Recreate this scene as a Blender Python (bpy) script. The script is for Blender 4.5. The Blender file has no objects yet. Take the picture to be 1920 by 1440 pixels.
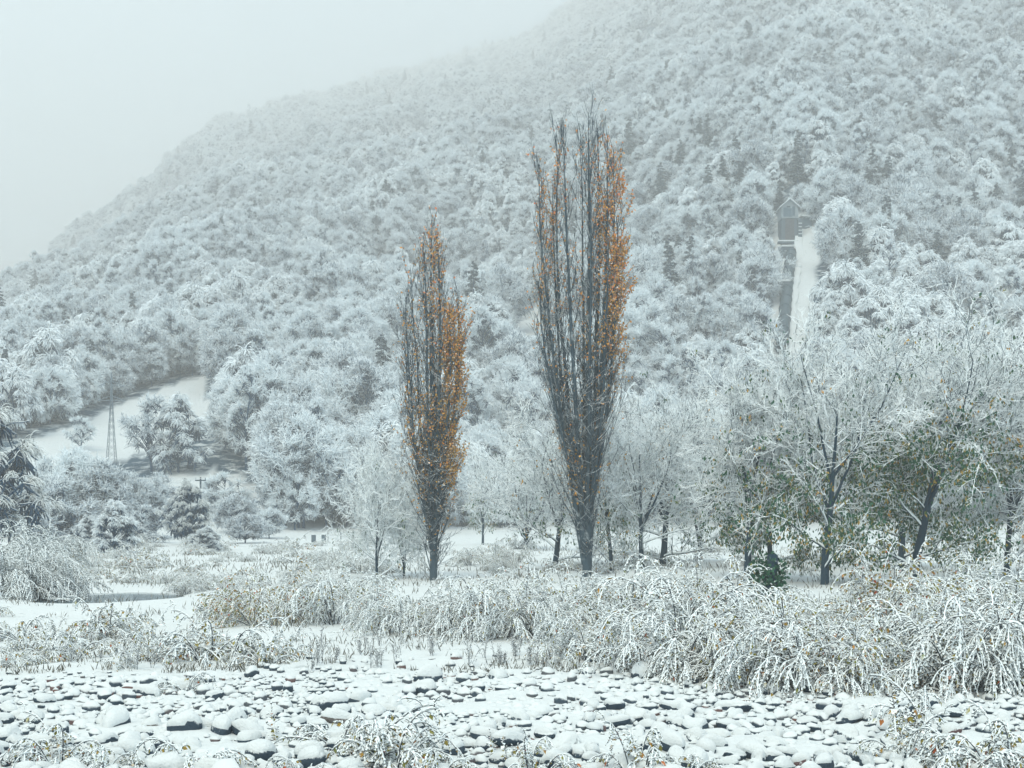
import bpy, bmesh, math
import numpy as np
R = math.radians
scn = bpy.context.scene
COL = scn.collection

# ------------------------------------------------------------------ camera, sky, sun, exposure
FPX, CAMH, HOR = 2667.0, 3.45, 965.0          # photo pixels (1920 wide), metres, horizon row
cam_d = bpy.data.cameras.new('camera'); cam = bpy.data.objects.new('camera', cam_d); COL.objects.link(cam)
cam.location = (0, 0, CAMH); cam.rotation_euler = (R(90), 0, 0)
cam_d.sensor_width = 36; cam_d.lens = FPX / 1920 * 36; cam_d.shift_y = (HOR - 720) / 1920
cam_d.clip_start = 0.5; cam_d.clip_end = 6000
scn.camera = cam
SUN_EL, SUN_AZ = 52, 200                      # degrees; azimuth clockwise from +Y (behind the camera, to its left)
world = bpy.data.worlds.new('World'); scn.world = world; world.use_nodes = True
wn, wl = world.node_tree.nodes, world.node_tree.links
wn.clear()
sky = wn.new('ShaderNodeTexSky'); sky.sky_type = 'NISHITA'; sky.sun_disc = False
sky.sun_elevation = R(SUN_EL); sky.sun_rotation = R(SUN_AZ); sky.dust_density = 6; sky.air_density = 1.0
wmix = wn.new('ShaderNodeMix'); wmix.data_type = 'RGBA'; wmix.inputs[0].default_value = 0.86
wmix.inputs[7].default_value = (6.5, 8.5, 9.9, 1)   # closed cloud deck
bg = wn.new('ShaderNodeBackground'); bg.inputs[1].default_value = 0.1
wo = wn.new('ShaderNodeOutputWorld')
wl.new(sky.outputs[0], wmix.inputs[6]); wl.new(wmix.outputs[2], bg.inputs[0]); wl.new(bg.outputs[0], wo.inputs[0])
sun_d = bpy.data.lights.new('sun', 'SUN'); sun_d.energy = 1.5; sun_d.angle = R(35); sun_d.color = (1, .89, .66)
sun = bpy.data.objects.new('sun', sun_d); COL.objects.link(sun)
sun.rotation_euler = (R(90 - SUN_EL), 0, R(180 - SUN_AZ))
vs = scn.view_settings
vs.view_transform = 'Standard'; vs.look = 'None'; vs.gamma = 1; vs.use_curve_mapping = False; vs.exposure = 0.5
scn.render.engine = 'CYCLES'
cy = scn.cycles
cy.use_denoising = True; cy.max_bounces = 7; cy.diffuse_bounces = 5; cy.glossy_bounces = 2
cy.volume_bounces = 5; cy.transparent_max_bounces = 4; cy.caustics_reflective = False; cy.caustics_refractive = False
HAZE_DENSITY = 0.0008

# ------------------------------------------------------------------ helpers
def tag(o, label=None, cat=None, group=None, kind=None):
    for k, v in (('label', label), ('category', cat), ('group', group), ('kind', kind)):
        if v: o[k] = v
    return o
def mesh_np(name, V, quads=None, tris=None, mat=None, smooth=True, tint=None):
    V = np.asarray(V, np.float32).reshape(-1, 3)
    me = bpy.data.meshes.new(name)
    me.vertices.add(len(V)); me.vertices.foreach_set('co', V.ravel())
    idx, tot = [], []
    if quads is not None and len(quads): idx.append(np.asarray(quads).ravel()); tot.append(np.full(len(quads), 4))
    if tris is not None and len(tris): idx.append(np.asarray(tris).ravel()); tot.append(np.full(len(tris), 3))
    idx = np.concatenate(idx).astype(np.int32); tot = np.concatenate(tot).astype(np.int32)
    me.loops.add(len(idx)); me.loops.foreach_set('vertex_index', idx)
    st = np.zeros(len(tot), np.int32); st[1:] = np.cumsum(tot)[:-1]
    me.polygons.add(len(tot)); me.polygons.foreach_set('loop_start', st)
    me.polygons.foreach_set('use_smooth', np.full(len(tot), smooth))
    if tint is not None:
        at = me.attributes.new('tint', 'FLOAT', 'POINT'); at.data.foreach_set('value', np.asarray(tint, np.float32))
    me.update(calc_edges=True)
    if mat: me.materials.append(mat)
    return me
def obj(name, me, parent=None, loc=None):
    o = bpy.data.objects.new(name, me); COL.objects.link(o)
    if parent is not None: o.parent = parent
    if loc is not None: o.location = loc
    return o
def empty(name, loc=(0, 0, 0), rz=0, sc=1):
    o = bpy.data.objects.new(name, None); COL.objects.link(o); o.empty_display_size = .2
    o.location = loc; o.rotation_euler[2] = rz
    o.scale = (sc, sc, sc) if np.isscalar(sc) else sc
    return o
class MB:                                     # collects tubes, spindles, boxes for one mesh
    def __init__(s): s.V, s.Q, s.T, s.tint, s.n = [], [], [], [], 0
    def add(s, V, Q=None, T=None, tint=None):
        V = np.asarray(V, float).reshape(-1, 3)
        if Q is not None and len(Q): s.Q.append(np.asarray(Q).reshape(-1, 4) + s.n)
        if T is not None and len(T): s.T.append(np.asarray(T).reshape(-1, 3) + s.n)
        s.V.append(V); s.tint.append(np.zeros(len(V)) if tint is None else tint); s.n += len(V)
        return s
    def mesh(s, name, mat, smooth=True):
        return mesh_np(name, np.concatenate(s.V), np.concatenate(s.Q) if s.Q else None,
                       np.concatenate(s.T) if s.T else None, mat, smooth, np.concatenate(s.tint))
    def box(s, lo, hi):
        x0, y0, z0 = lo; x1, y1, z1 = hi
        V = [(x0,y0,z0),(x1,y0,z0),(x1,y1,z0),(x0,y1,z0),(x0,y0,z1),(x1,y0,z1),(x1,y1,z1),(x0,y1,z1)]
        return s.add(V, [(3,2,1,0),(4,5,6,7),(0,1,5,4),(1,2,6,5),(2,3,7,6),(3,0,4,7)])
def unit(v): return v / np.maximum(np.linalg.norm(v, axis=-1, keepdims=True), 1e-9)
def grow(P, D, L, Rd, m, rng, grav=0., wob=.1, tip=.3, gpow=0.):
    n = len(P); step = (np.broadcast_to(L, (n,)) / m)[:, None]
    pts = np.empty((n, m + 1, 3)); pts[:, 0] = P; d = unit(np.array(D, float))
    grav = np.broadcast_to(grav, (n,))
    for i in range(m):
        d = d + rng.normal(0, wob, (n, 3)); d[:, 2] += grav * ((i + 1) / m) ** gpow; d = unit(d)
        pts[:, i + 1] = pts[:, i] + d * step
    return pts, np.broadcast_to(Rd, (n,))[:, None] * np.linspace(1, tip, m + 1)[None]
def kids(pts, rad, n, t0, t1, ang, rng, sd=.2):
    N, m1, _ = pts.shape
    t = t0 + (t1 - t0) * (np.arange(n)[None] + rng.random((N, n))) / n
    f = np.clip(t * (m1 - 1), 0, m1 - 1.001); i = f.astype(int); w = (f - i)[..., None]
    r = np.arange(N)[:, None]
    a, b = pts[r, i], pts[r, i + 1]
    P = a + (b - a) * w; tan = unit(b - a)
    perp = unit(np.cross(tan, unit(rng.normal(0, 1, tan.shape))))
    al = rng.normal(ang, sd, t.shape)[..., None]
    D = np.cos(al) * tan + np.sin(al) * perp
    rr = rad[r, i]
    return P.reshape(-1, 3), D.reshape(-1, 3), t.ravel(), rr.ravel()
def tube(pts, rad, k):
    N, m1, _ = pts.shape
    tan = unit(np.gradient(pts, axis=1))
    ref = np.zeros_like(tan); ref[..., 2] = 1
    ref[np.abs(tan[..., 2]) > .93] = (1, .2, 0)
    a = unit(np.cross(tan, ref)); b = np.cross(tan, a)
    th = np.arange(k) * 2 * math.pi / k + .5
    V = pts[:, :, None] + rad[:, :, None, None] * (np.cos(th)[None, None, :, None] * a[:, :, None] + np.sin(th)[None, None, :, None] * b[:, :, None])
    base = (np.arange(N)[:, None, None] * m1 + np.arange(m1 - 1)[None, :, None]) * k
    j = np.arange(k)[None, None]; j2 = (j + 1) % k
    Q = np.stack([base + j, base + j2, base + k + j2, base + k + j], -1)
    return V.reshape(-1, 3), Q.reshape(-1, 4)
def spindles(P, D, L, W, rng, flat=.8):
    n = len(P); D = unit(D); L = np.broadcast_to(L, (n,))[:, None]; W = np.broadcast_to(W, (n,))[:, None]
    ref = unit(np.array([0, 0, 1.]) + rng.normal(0, .15, (n, 3)))
    a = unit(np.cross(D, ref)); b = np.cross(a, D)
    mid = P + D * L * .42
    V = np.stack([P, mid + a * W, mid + b * W * flat, mid - a * W, mid - b * W * flat * .6, P + D * L], 1)
    F = np.array([(0,2,1),(0,3,2),(0,4,3),(0,1,4),(5,1,2),(5,2,3),(5,3,4),(5,4,1)])
    T = np.arange(n)[:, None, None] * 6 + F[None]
    return V.reshape(-1, 3), T.reshape(-1, 3), np.repeat(rng.random(n), 6)
def leaves(P, D, L, W, rng, tint=None):
    n = len(P); D = unit(D); L = np.broadcast_to(L, (n,))[:, None]; W = np.broadcast_to(W, (n,))[:, None]
    a = unit(np.cross(D, rng.normal(0, 1, (n, 3))))
    nn = np.cross(a, D)
    V = np.stack([P, P + D * L * .45 + a * W + nn * L * .1, P + D * L, P + D * L * .45 - a * W + nn * L * .1], 1)
    T = np.arange(n)[:, None, None] * 4 + np.array([(0,1,2),(0,2,3)])[None]
    return V.reshape(-1, 3), T.reshape(-1, 3), np.repeat(rng.random(n) if tint is None else tint, 4)
def flat(pts): return pts.reshape(-1, 3)
def tips(pts, rad, n, rng, t0=0., t1=1.):
    P, D, t, _ = kids(pts, rad, n, t0, t1, .6, rng, .3); return P, D, t
# smooth value noise
def vnoise(x, y, seed=0):
    xi, yi = np.floor(x).astype(np.int64), np.floor(y).astype(np.int64)
    fx, fy = x - xi, y - yi; fx = fx*fx*(3-2*fx); fy = fy*fy*(3-2*fy)
    def h(a, b):
        v = (a * 374761393 + b * 668265263 + seed * 144665) & 0xffffffff
        v = ((v ^ (v >> 13)) * 1274126177) & 0xffffffff
        return ((v ^ (v >> 16)) & 0xffff) / 65535.
    return (h(xi,yi)*(1-fx)+h(xi+1,yi)*fx)*(1-fy)+(h(xi,yi+1)*(1-fx)+h(xi+1,yi+1)*fx)*fy - .5
def sstep(a, b, x):
    t = np.clip((x - a) / (b - a), 0, 1); return t*t*(3-2*t)

# ------------------------------------------------------------------ materials
def mat_new(name):
    m = bpy.data.materials.new(name); m.use_nodes = True
    nt = m.node_tree; b = nt.nodes['Principled BSDF']; b.inputs['Specular IOR Level'].default_value = .2
    b.inputs['Roughness'].default_value = .85
    return m, nt, nt.nodes, nt.links, b
SNOW = (.90, .95, .955, 1)
GSNOW = (.68, .715, .715, 1)
def plain(name, c, rough=.85, noise=None, c2=None, bump=0):
    m, nt, n, l, b = mat_new(name)
    b.inputs['Roughness'].default_value = rough
    b.inputs['Base Color'].default_value = (*c, 1)
    if noise:
        tc = n.new('ShaderNodeTexCoord'); nz = n.new('ShaderNodeTexNoise'); nz.inputs['Scale'].default_value = noise; nz.inputs['Detail'].default_value = 5
        l.new(tc.outputs['Object'], nz.inputs['Vector'])
        mx = n.new('ShaderNodeMix'); mx.data_type = 'RGBA'; mx.inputs[6].default_value = (*c, 1); mx.inputs[7].default_value = (*(c2 or c), 1)
        mr = n.new('ShaderNodeMapRange'); mr.inputs[1].default_value = .35; mr.inputs[2].default_value = .65
        l.new(nz.outputs[0], mr.inputs[0]); l.new(mr.outputs[0], mx.inputs[0]); l.new(mx.outputs[2], b.inputs['Base Color'])
        if bump:
            bp = n.new('ShaderNodeBump'); bp.inputs['Strength'].default_value = bump; bp.inputs['Distance'].default_value = .02
            l.new(nz.outputs[0], bp.inputs['Height']); l.new(bp.outputs[0], b.inputs['Normal'])
    return m
def snowy(name, cols, lo, hi, nscale=8., namp=.5, bump=0, rough=.85, vary=0, snowcol=None, trans=0):
    """snow resting on every face that looks up, bare material elsewhere; cols: ramp over the 'tint' attribute"""
    m, nt, n, l, b = mat_new(name)
    b.inputs['Roughness'].default_value = rough
    g = n.new('ShaderNodeNewGeometry'); sp = n.new('ShaderNodeSeparateXYZ'); l.new(g.outputs['Normal'], sp.inputs[0])
    tc = n.new('ShaderNodeTexCoord'); nz = n.new('ShaderNodeTexNoise'); nz.inputs['Scale'].default_value = nscale; nz.inputs['Detail'].default_value = 3
    l.new(tc.outputs['Object'], nz.inputs['Vector'])
    ma = n.new('ShaderNodeMath'); ma.operation = 'MULTIPLY_ADD'; ma.inputs[1].default_value = namp; ma.inputs[2].default_value = -namp * .5
    l.new(nz.outputs[0], ma.inputs[0])
    ad = n.new('ShaderNodeMath'); ad.operation = 'ADD'; l.new(ma.outputs[0], ad.inputs[0]); l.new(sp.outputs['Z'], ad.inputs[1])
    if vary:
        oi = n.new('ShaderNodeObjectInfo'); vm = n.new('ShaderNodeMath'); vm.operation = 'MULTIPLY_ADD'; vm.inputs[1].default_value = vary; vm.inputs[2].default_value = -vary * .6
        l.new(oi.outputs['Random'], vm.inputs[0]); a2 = n.new('ShaderNodeMath'); a2.operation = 'ADD'; l.new(vm.outputs[0], a2.inputs[0]); l.new(ad.outputs[0], a2.inputs[1]); ad = a2
    mr = n.new('ShaderNodeMapRange'); mr.interpolation_type = 'SMOOTHSTEP'; mr.inputs[1].default_value = lo; mr.inputs[2].default_value = hi
    l.new(ad.outputs[0], mr.inputs[0])
    at = n.new('ShaderNodeAttribute'); at.attribute_name = 'tint'
    rp = n.new('ShaderNodeValToRGB'); cr = rp.color_ramp
    while len(cr.elements) < len(cols): cr.elements.new(.5)
    for i, (p, c) in enumerate(cols): cr.elements[i].position = p; cr.elements[i].color = (*c, 1)
    l.new(at.outputs['Fac'], rp.inputs[0])
    mx = n.new('ShaderNodeMix'); mx.data_type = 'RGBA'; mx.inputs[7].default_value = snowcol or SNOW
    l.new(mr.outputs[0], mx.inputs[0]); l.new(rp.outputs[0], mx.inputs[6]); l.new(mx.outputs[2], b.inputs['Base Color'])
    if trans:      # thin snow lets light through
        tb = n.new('ShaderNodeBsdfTranslucent'); l.new(mx.outputs[2], tb.inputs['Color'])
        ms = n.new('ShaderNodeMixShader'); ms.inputs[0].default_value = trans
        l.new(b.outputs[0], ms.inputs[1]); l.new(tb.outputs[0], ms.inputs[2]); l.new(ms.outputs[0], n['Material Output'].inputs['Surface'])
    if bump:
        bp = n.new('ShaderNodeBump'); bp.inputs['Strength'].default_value = bump; bp.inputs['Distance'].default_value = .03
        l.new(nz.outputs[0], bp.inputs['Height']); l.new(bp.outputs[0], b.inputs['Normal'])
    return m
BARK = (.024, .052, .075)
M = {}
M['bark'] = snowy('bark_with_snow', [(0, BARK), (1, (.06, .07, .078))], .45, .85, 3, .8)
M['twig'] = snowy('twigs_with_snow', [(0, BARK), (1, (.04, .062, .075))], -.65, -.12, 2.0, .8)
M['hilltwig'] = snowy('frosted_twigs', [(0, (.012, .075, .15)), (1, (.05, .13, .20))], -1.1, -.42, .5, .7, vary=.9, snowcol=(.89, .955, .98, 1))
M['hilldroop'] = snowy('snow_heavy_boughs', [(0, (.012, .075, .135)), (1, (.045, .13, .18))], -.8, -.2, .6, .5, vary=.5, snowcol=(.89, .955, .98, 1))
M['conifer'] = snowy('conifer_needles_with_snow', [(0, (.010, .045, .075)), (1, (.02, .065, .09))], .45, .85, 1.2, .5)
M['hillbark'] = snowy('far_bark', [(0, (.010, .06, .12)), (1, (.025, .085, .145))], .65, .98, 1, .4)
M['poplarbark'] = snowy('poplar_bark', [(0, (.05, .08, .10)), (1, (.08, .105, .12))], .05, .6, 2.5, 1.3, .5)
M['orange'] = snowy('orange_poplar_leaves', [(0, (.30, .19, .045)), (.4, (.58, .31, .08)), (.75, (.68, .27, .085)), (1, (.72, .24, .12))], .6, .95, 3, .6)
M['walnutleaf'] = snowy('green_walnut_leaves', [(0, (.022, .08, .055)), (.65, (.04, .115, .065)), (.86, (.15, .17, .055)), (1, (.40, .25, .06))], .6, .95, 3, .6)
M['goldleaf'] = snowy('golden_leaves', [(0, (.34, .20, .04)), (.6, (.48, .28, .06)), (1, (.5, .24, .06))], .6, .9, 3, .6)
M['shrubleaf'] = snowy('snow_laden_leaves', [(0, (.016, .042, .052)), (.5, (.032, .07, .066)), (.8, (.13, .13, .055)), (.96, (.3, .15, .05)), (1, (.42, .09, .05))], -.62, -.1, 14, .5)
M['dimleaf'] = snowy('dull_snowy_leaves', [(0, (.03, .07, .075)), (.7, (.05, .085, .08)), (1, (.09, .11, .085))], -.4, .1, 10, .5)
M['colleaf'] = snowy('yellow_and_red_leaves', [(0, (.17, .20, .06)), (.5, (.33, .28, .07)), (.88, (.45, .25, .06)), (1, (.48, .10, .05))], .35, .8, 12, .5)
M['grass'] = snowy('dry_grass', [(0, (.10, .10, .085)), (.6, (.17, .16, .12)), (1, (.07, .085, .085))], .2, .8, 6, .8)
M['stem'] = snowy('arching_stems', [(0, (.034, .044, .056)), (1, (.06, .045, .05))], -.1, .35, 9, .7)
M['stone'] = snowy('river_stone', [(0, (.045, .062, .078)), (.6, (.085, .10, .115)), (.85, (.13, .13, .13)), (1, (.2, .085, .07))], .25, .42, 9, .35, .6)
M['stonebare'] = snowy('bare_river_stone', [(0, (.038, .06, .082)), (1, (.038, .06, .082))], .22, .48, 5, .75, .5, snowcol=GSNOW)
M['stonered'] = snowy('red_river_stone', [(0, (.10, .058, .06)), (1, (.1, .1, .1))], .22, .48, 5, .75, .5, snowcol=GSNOW)
M['stonetan'] = snowy('tan_river_stone', [(0, (.12, .11, .105)), (1, (.1, .1, .1))], .22, .48, 5, .75, .5, snowcol=GSNOW)
M['stonecobble'] = snowy('cobbles_under_snow', [(0, (.03, .052, .072)), (.6, (.055, .078, .10)), (.9, (.10, .11, .12)), (1, (.17, .085, .075))], .18, .45, 5, .5, .5, snowcol=GSNOW)
M['concrete'] = snowy('concrete', [(0, (.10, .135, .16)), (1, (.10, .135, .16))], .6, .8, 2, .3, .3)
M['steel'] = snowy('painted_steel', [(0, (.05, .085, .105)), (1, (.04, .07, .09))], .93, 1.05, 1, .2, 0, .5)
M['zinc'] = plain('galvanised_steel', (.16, .21, .25), .5)
M['wall'] = plain('pale_house_wall', (.30, .34, .35), .9, 1.2, (.22, .27, .29))
M['wood'] = plain('weathered_brown_boards', (.125, .125, .128), .9, 1.5, (.085, .09, .10))
M['shutter'] = plain('blue_grey_shutter', (.075, .125, .16), .7)
M['darkglass'] = plain('dark_pane', (.03, .05, .065), .2)
def snow_mat():
    m, nt, n, l, b = mat_new('snow')
    tc = n.new('ShaderNodeTexCoord'); b.inputs['Base Color'].default_value = GSNOW
    nz = n.new('ShaderNodeTexNoise'); nz.inputs['Scale'].default_value = 7; nz.inputs['Detail'].default_value = 6
    l.new(tc.outputs['Object'], nz.inputs['Vector'])
    bp = n.new('ShaderNodeBump'); bp.inputs['Strength'].default_value = .55; bp.inputs['Distance'].default_value = .05
    l.new(nz.outputs[0], bp.inputs['Height']); l.new(bp.outputs[0], b.inputs['Normal'])
    b.inputs['Roughness'].default_value = .95
    return m
M['snow'] = snow_mat()
def ground_mat():
    m, nt, n, l, b = mat_new('snow_covered_ground')
    g = n.new('ShaderNodeNewGeometry')
    def noise(scale, det=5, rough=.6):
        z = n.new('ShaderNodeTexNoise'); z.inputs['Scale'].default_value = scale; z.inputs['Detail'].default_value = det; z.inputs['Roughness'].default_value = rough
        l.new(g.outputs['Position'], z.inputs['Vector']); return z
    fine, tuft = noise(6, 6), noise(1.4, 8, .75)
    mr = n.new('ShaderNodeMapRange'); mr.inputs[1].default_value = .575; mr.inputs[2].default_value = .66; mr.interpolation_type = 'SMOOTHSTEP'
    l.new(tuft.outputs[0], mr.inputs[0])
    k = n.new('ShaderNodeMath'); k.operation = 'MULTIPLY'; k.inputs[1].default_value = .55; l.new(mr.outputs[0], k.inputs[0])
    mx = n.new('ShaderNodeMix'); mx.data_type = 'RGBA'; mx.inputs[6].default_value = GSNOW; mx.inputs[7].default_value = (.22, .25, .25, 1)
    l.new(k.outputs[0], mx.inputs[0])
    la = n.new('ShaderNodeAttribute'); la.attribute_name = 'litter_shade'; ln_ = noise(.35, 6, .7)
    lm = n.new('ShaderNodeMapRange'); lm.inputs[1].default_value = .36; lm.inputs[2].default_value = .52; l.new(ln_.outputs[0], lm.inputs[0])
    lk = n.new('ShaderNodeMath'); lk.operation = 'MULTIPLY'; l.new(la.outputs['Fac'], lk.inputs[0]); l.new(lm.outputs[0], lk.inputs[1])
    m2 = n.new('ShaderNodeMix'); m2.data_type = 'RGBA'; m2.inputs[7].default_value = (.03, .075, .115, 1)  # thin-snow leaf litter, with the shade between trees painted into its dark blue
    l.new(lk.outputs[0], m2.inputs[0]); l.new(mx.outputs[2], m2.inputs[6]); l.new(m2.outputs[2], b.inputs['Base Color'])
    bp = n.new('ShaderNodeBump'); bp.inputs['Strength'].default_value = .7; bp.inputs['Distance'].default_value = .08
    l.new(fine.outputs[0], bp.inputs['Height']); l.new(bp.outputs[0], b.inputs['Normal'])
    b.inputs['Roughness'].default_value = .95
    return m
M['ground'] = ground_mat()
wm, nt, n_, l_, b_ = mat_new('still_water'); b_.inputs['Base Color'].default_value = (.07, .12, .15, 1); b_.inputs['Roughness'].default_value = .08
b_.inputs['Specular IOR Level'].default_value = .12
M['water'] = wm

# ------------------------------------------------------------------ terrain
PXK = [-900, -300, 0, 200, 400, 700, 1000, 1500, 2000, 2900]
D0K = [170, 180, 190, 205, 212, 225, 235, 242, 245, 245]
TK  = [.162, .178, .192, .232, .299, .330, .365, .53, .58, .58]
DCK = [1000, 1100, 1200, 1700, 2300, 2950, 3100, 1800, 1200, 1050]
POND = (-17.0, 60.0, 2.9, 4.4)
def terrain(x, y, detail=True):
    x = np.asarray(x, float); y = np.asarray(y, float)
    d = np.maximum(y, 1.)
    px = 960 + FPX * np.clip(x / np.maximum(d, 60), -.75, .75)
    D0, T, DC = (np.interp(px, PXK, k) for k in (D0K, TK, DCK))
    s = d - D0
    foot = 12 * np.logaddexp(0, s / 12)
    roll = 45 * np.logaddexp(0, (d - DC) / 45)
    z = T * (foot - 1.75 * roll)
    far = np.clip((d - 3400) * .8, 0, 800) * sstep(900, 300, px)
    z = np.maximum(z, -20 * sstep(900, 1000, d)); z = np.maximum(z, far)
    amp = sstep(20, 160, s)
    gul = 1 - np.abs(vnoise((x + .35 * y) / 75, y / 260, 8)) * 4
    z = z + amp * (30 * vnoise(x / 130, y / 130, 3) + 13 * vnoise(x / 48, y / 48, 4) - 9 * np.clip(gul, 0, 1) ** 2)
    # river plain
    near = 1 - sstep(-20, 30, s)
    bank = .45 * sstep(31, 42, y - .25 * np.clip(x, -8, 8)) * sstep(-12, 4, x)
    z = z + near * bank + near * (.35 * vnoise(x / 9, y / 9, 5) * sstep(33, 60, y) + .16 * vnoise(x / 2.3, y / 2.3, 6))
    q = ((x - POND[0]) / POND[2]) ** 2 + ((y - POND[1]) / POND[3]) ** 2
    z = np.where(q < 2.2, z * sstep(1.0, 2.2, q), z) - .32 * (1 - sstep(.75, 1.25, q))
    return z
def at(px, py, dmin=12.):
    """point where the sight line through a photo pixel meets the terrain"""
    u, w = (px - 960) / FPX, (HOR - py) / FPX
    d = dmin * 1.0016 ** np.arange(3000)
    h = terrain(u * d, d) - (CAMH + w * d)
    i = int(np.argmax(h > 0)) if (h > 0).any() else len(d) - 1
    return np.array([u * d[i], d[i], float(terrain(u * d[i], d[i]))])
rows = np.concatenate([[-260, -120, -50, -15, 0, 8, 13], np.arange(16, 62, .22), 62 * 1.0195 ** np.arange(0, 224)])
un = np.linspace(-1, 1, 300); un = np.concatenate([[-1.7, -1.3, -1.1], un, [1.1, 1.3, 1.7]])
Yg = np.repeat(rows[:, None], len(un), 1); Xg = un[None] * (15 + .55 * np.maximum(rows, 0))[:, None]
Xg = np.where(np.abs(un)[None] > 1, un[None] * np.maximum(15 + .55 * np.maximum(rows, 0), 60)[:, None], Xg)
Zg = terrain(Xg, Yg)
Zg = Zg + .17 * np.clip(vnoise(Xg / 1.3, Yg / 1.0, 71) + .55 * vnoise(Xg / .5, Yg / .45, 72) + .02, 0, .6) * sstep(15, 17, Yg) * (1 - sstep(33, 36, Yg))
nr, nc = Yg.shape
b0 = (np.arange(nr - 1)[:, None] * nc + np.arange(nc - 1)[None])
Qg = np.stack([b0, b0 + 1, b0 + nc + 1, b0 + nc], -1).reshape(-1, 4)
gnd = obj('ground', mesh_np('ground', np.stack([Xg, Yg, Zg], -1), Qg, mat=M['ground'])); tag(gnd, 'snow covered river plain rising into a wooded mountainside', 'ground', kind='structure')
LITTER_SHADE = np.zeros(Xg.size)
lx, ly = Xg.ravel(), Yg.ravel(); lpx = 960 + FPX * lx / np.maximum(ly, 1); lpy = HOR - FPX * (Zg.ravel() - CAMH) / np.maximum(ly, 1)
LITTER_SHADE = sstep(-10, 15, ly - np.interp(lpx, PXK, D0K)) * (ly > 100)  # wooded slope mask for the litter and its painted shade
LITTER_SHADE_ARGS = (lx, ly, lpx, lpy)
GY = rows[-1]; GX = np.abs(Xg).max()
a = np.linspace(0, 2 * math.pi, 40, endpoint=False)
wv = np.stack([POND[0] + 1.15 * POND[2] * np.cos(a) * (1 + .1 * np.sin(3 * a)), POND[1] + 1.1 * POND[3] * np.sin(a), np.full(40, -.09)], -1)
wv = np.concatenate([[[POND[0], POND[1], -.09]], wv])
wt = [(0, 1 + i, 1 + (i + 1) % 40) for i in range(40)]
tag(obj('water', mesh_np('water', wv, tris=wt, mat=M['water'], smooth=False)), 'small dark pool of still water among snowy scrub', 'water', kind='structure')

# ------------------------------------------------------------------ tree prototypes: lists of (part name, mesh)
def crown_points(g, n, H, W, low):
    """clump centres through an uneven egg shaped crown, denser towards its skin"""
    az = g.uniform(0, 6.283, n); v = g.uniform(0, 1, n)
    rr = np.sqrt(np.clip(1 - (2 * v ** .85 - .92) ** 2, .03, 1)) * g.uniform(.45, 1, n) ** .6
    lob = 1 + .22 * np.sin(2 * az + g.uniform(0, 6)) + .15 * np.sin(3 * az + 4 * v + g.uniform(0, 6))
    return np.stack([W * rr * lob * np.cos(az), W * rr * lob * np.sin(az), H * (low + (.97 - low) * v)], -1)
def limbs_to(C, g, H, spine):
    """curved limbs from the trunk to every clump centre"""
    n = len(C); hz = np.clip(C[:, 2] - np.hypot(C[:, 0], C[:, 1]) * .9, .12 * H, .8 * H)
    A = np.stack([np.interp(hz, spine[:, 2], spine[:, 0]), np.interp(hz, spine[:, 2], spine[:, 1]), hz], -1)
    t = np.linspace(0, 1, 6)[None, :, None]; Mid = A + (C - A) * .55 + [0, 0, .06 * H] + g.normal(0, .25, (n, 3))
    return (1 - t) ** 2 * A[:, None] + 2 * t * (1 - t) * Mid[:, None] + t ** 2 * C[:, None]
def tree_frosted(seed, H, W, tw=.05, n=85, low=.22):
    g = np.random.default_rng(seed); tr, cr = MB(), MB()
    p0, r0 = grow(np.array([[0, 0, -.6]]), np.array([[0, 0, 1.]]), np.array([H * .85]), H * .014 + .05, 9, g, .05, .05, .15)
    tr.add(*tube(p0, r0, 6))
    C = crown_points(g, n, H, W, low); pl = limbs_to(C, g, H, p0[0])
    tr.add(*tube(pl, np.broadcast_to(np.linspace(.075, .035, 6), (n, 6)), 3))
    ku = 7; Pu = np.repeat(C, ku, 0) * [.85, .85, .97]; Du = unit(g.normal(0, 1, (n * ku, 3))); Du[:, 2] -= .5
    pu, ru = grow(Pu, Du, W * .34 * g.uniform(.5, 1.2, len(Pu)), .08, 3, g, -.05, .15, .5); tr.add(*tube(pu, ru, 3))
    out = unit((C - [0, 0, H * .45]) * [1, 1, .9]); k = 17
    P = np.repeat(C, k, 0) + g.normal(0, .16 * W * .3, (n * k, 3)); D = np.repeat(out, k, 0) * .6 + unit(g.normal(0, 1, (n * k, 3))) * .95; D[:, 2] += .55
    p3, r3 = grow(P, D, W * .27 * g.uniform(.5, 1.25, len(P)), tw, 3, g, -.03, .15, .5)
    ti = np.repeat(g.random(n), k)
    cr.add(*tube(p3, r3, 3), tint=np.repeat(ti, 12))
    P, D, t, r = kids(p3, r3, 4, .1, 1, .75, g, .25)
    p4, r4 = grow(P, D, W * .12 * g.uniform(.5, 1.3, len(P)), tw * .8, 1, g, -.06, .2, .5)
    cr.add(*tube(p4, r4, 3), tint=np.repeat(np.repeat(ti, 4), 6))
    return [('trunk', tr.mesh('frosted_trunk', M['hillbark'])), ('crown', cr.mesh('frosted_crown', M['hilltwig']))]
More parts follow.
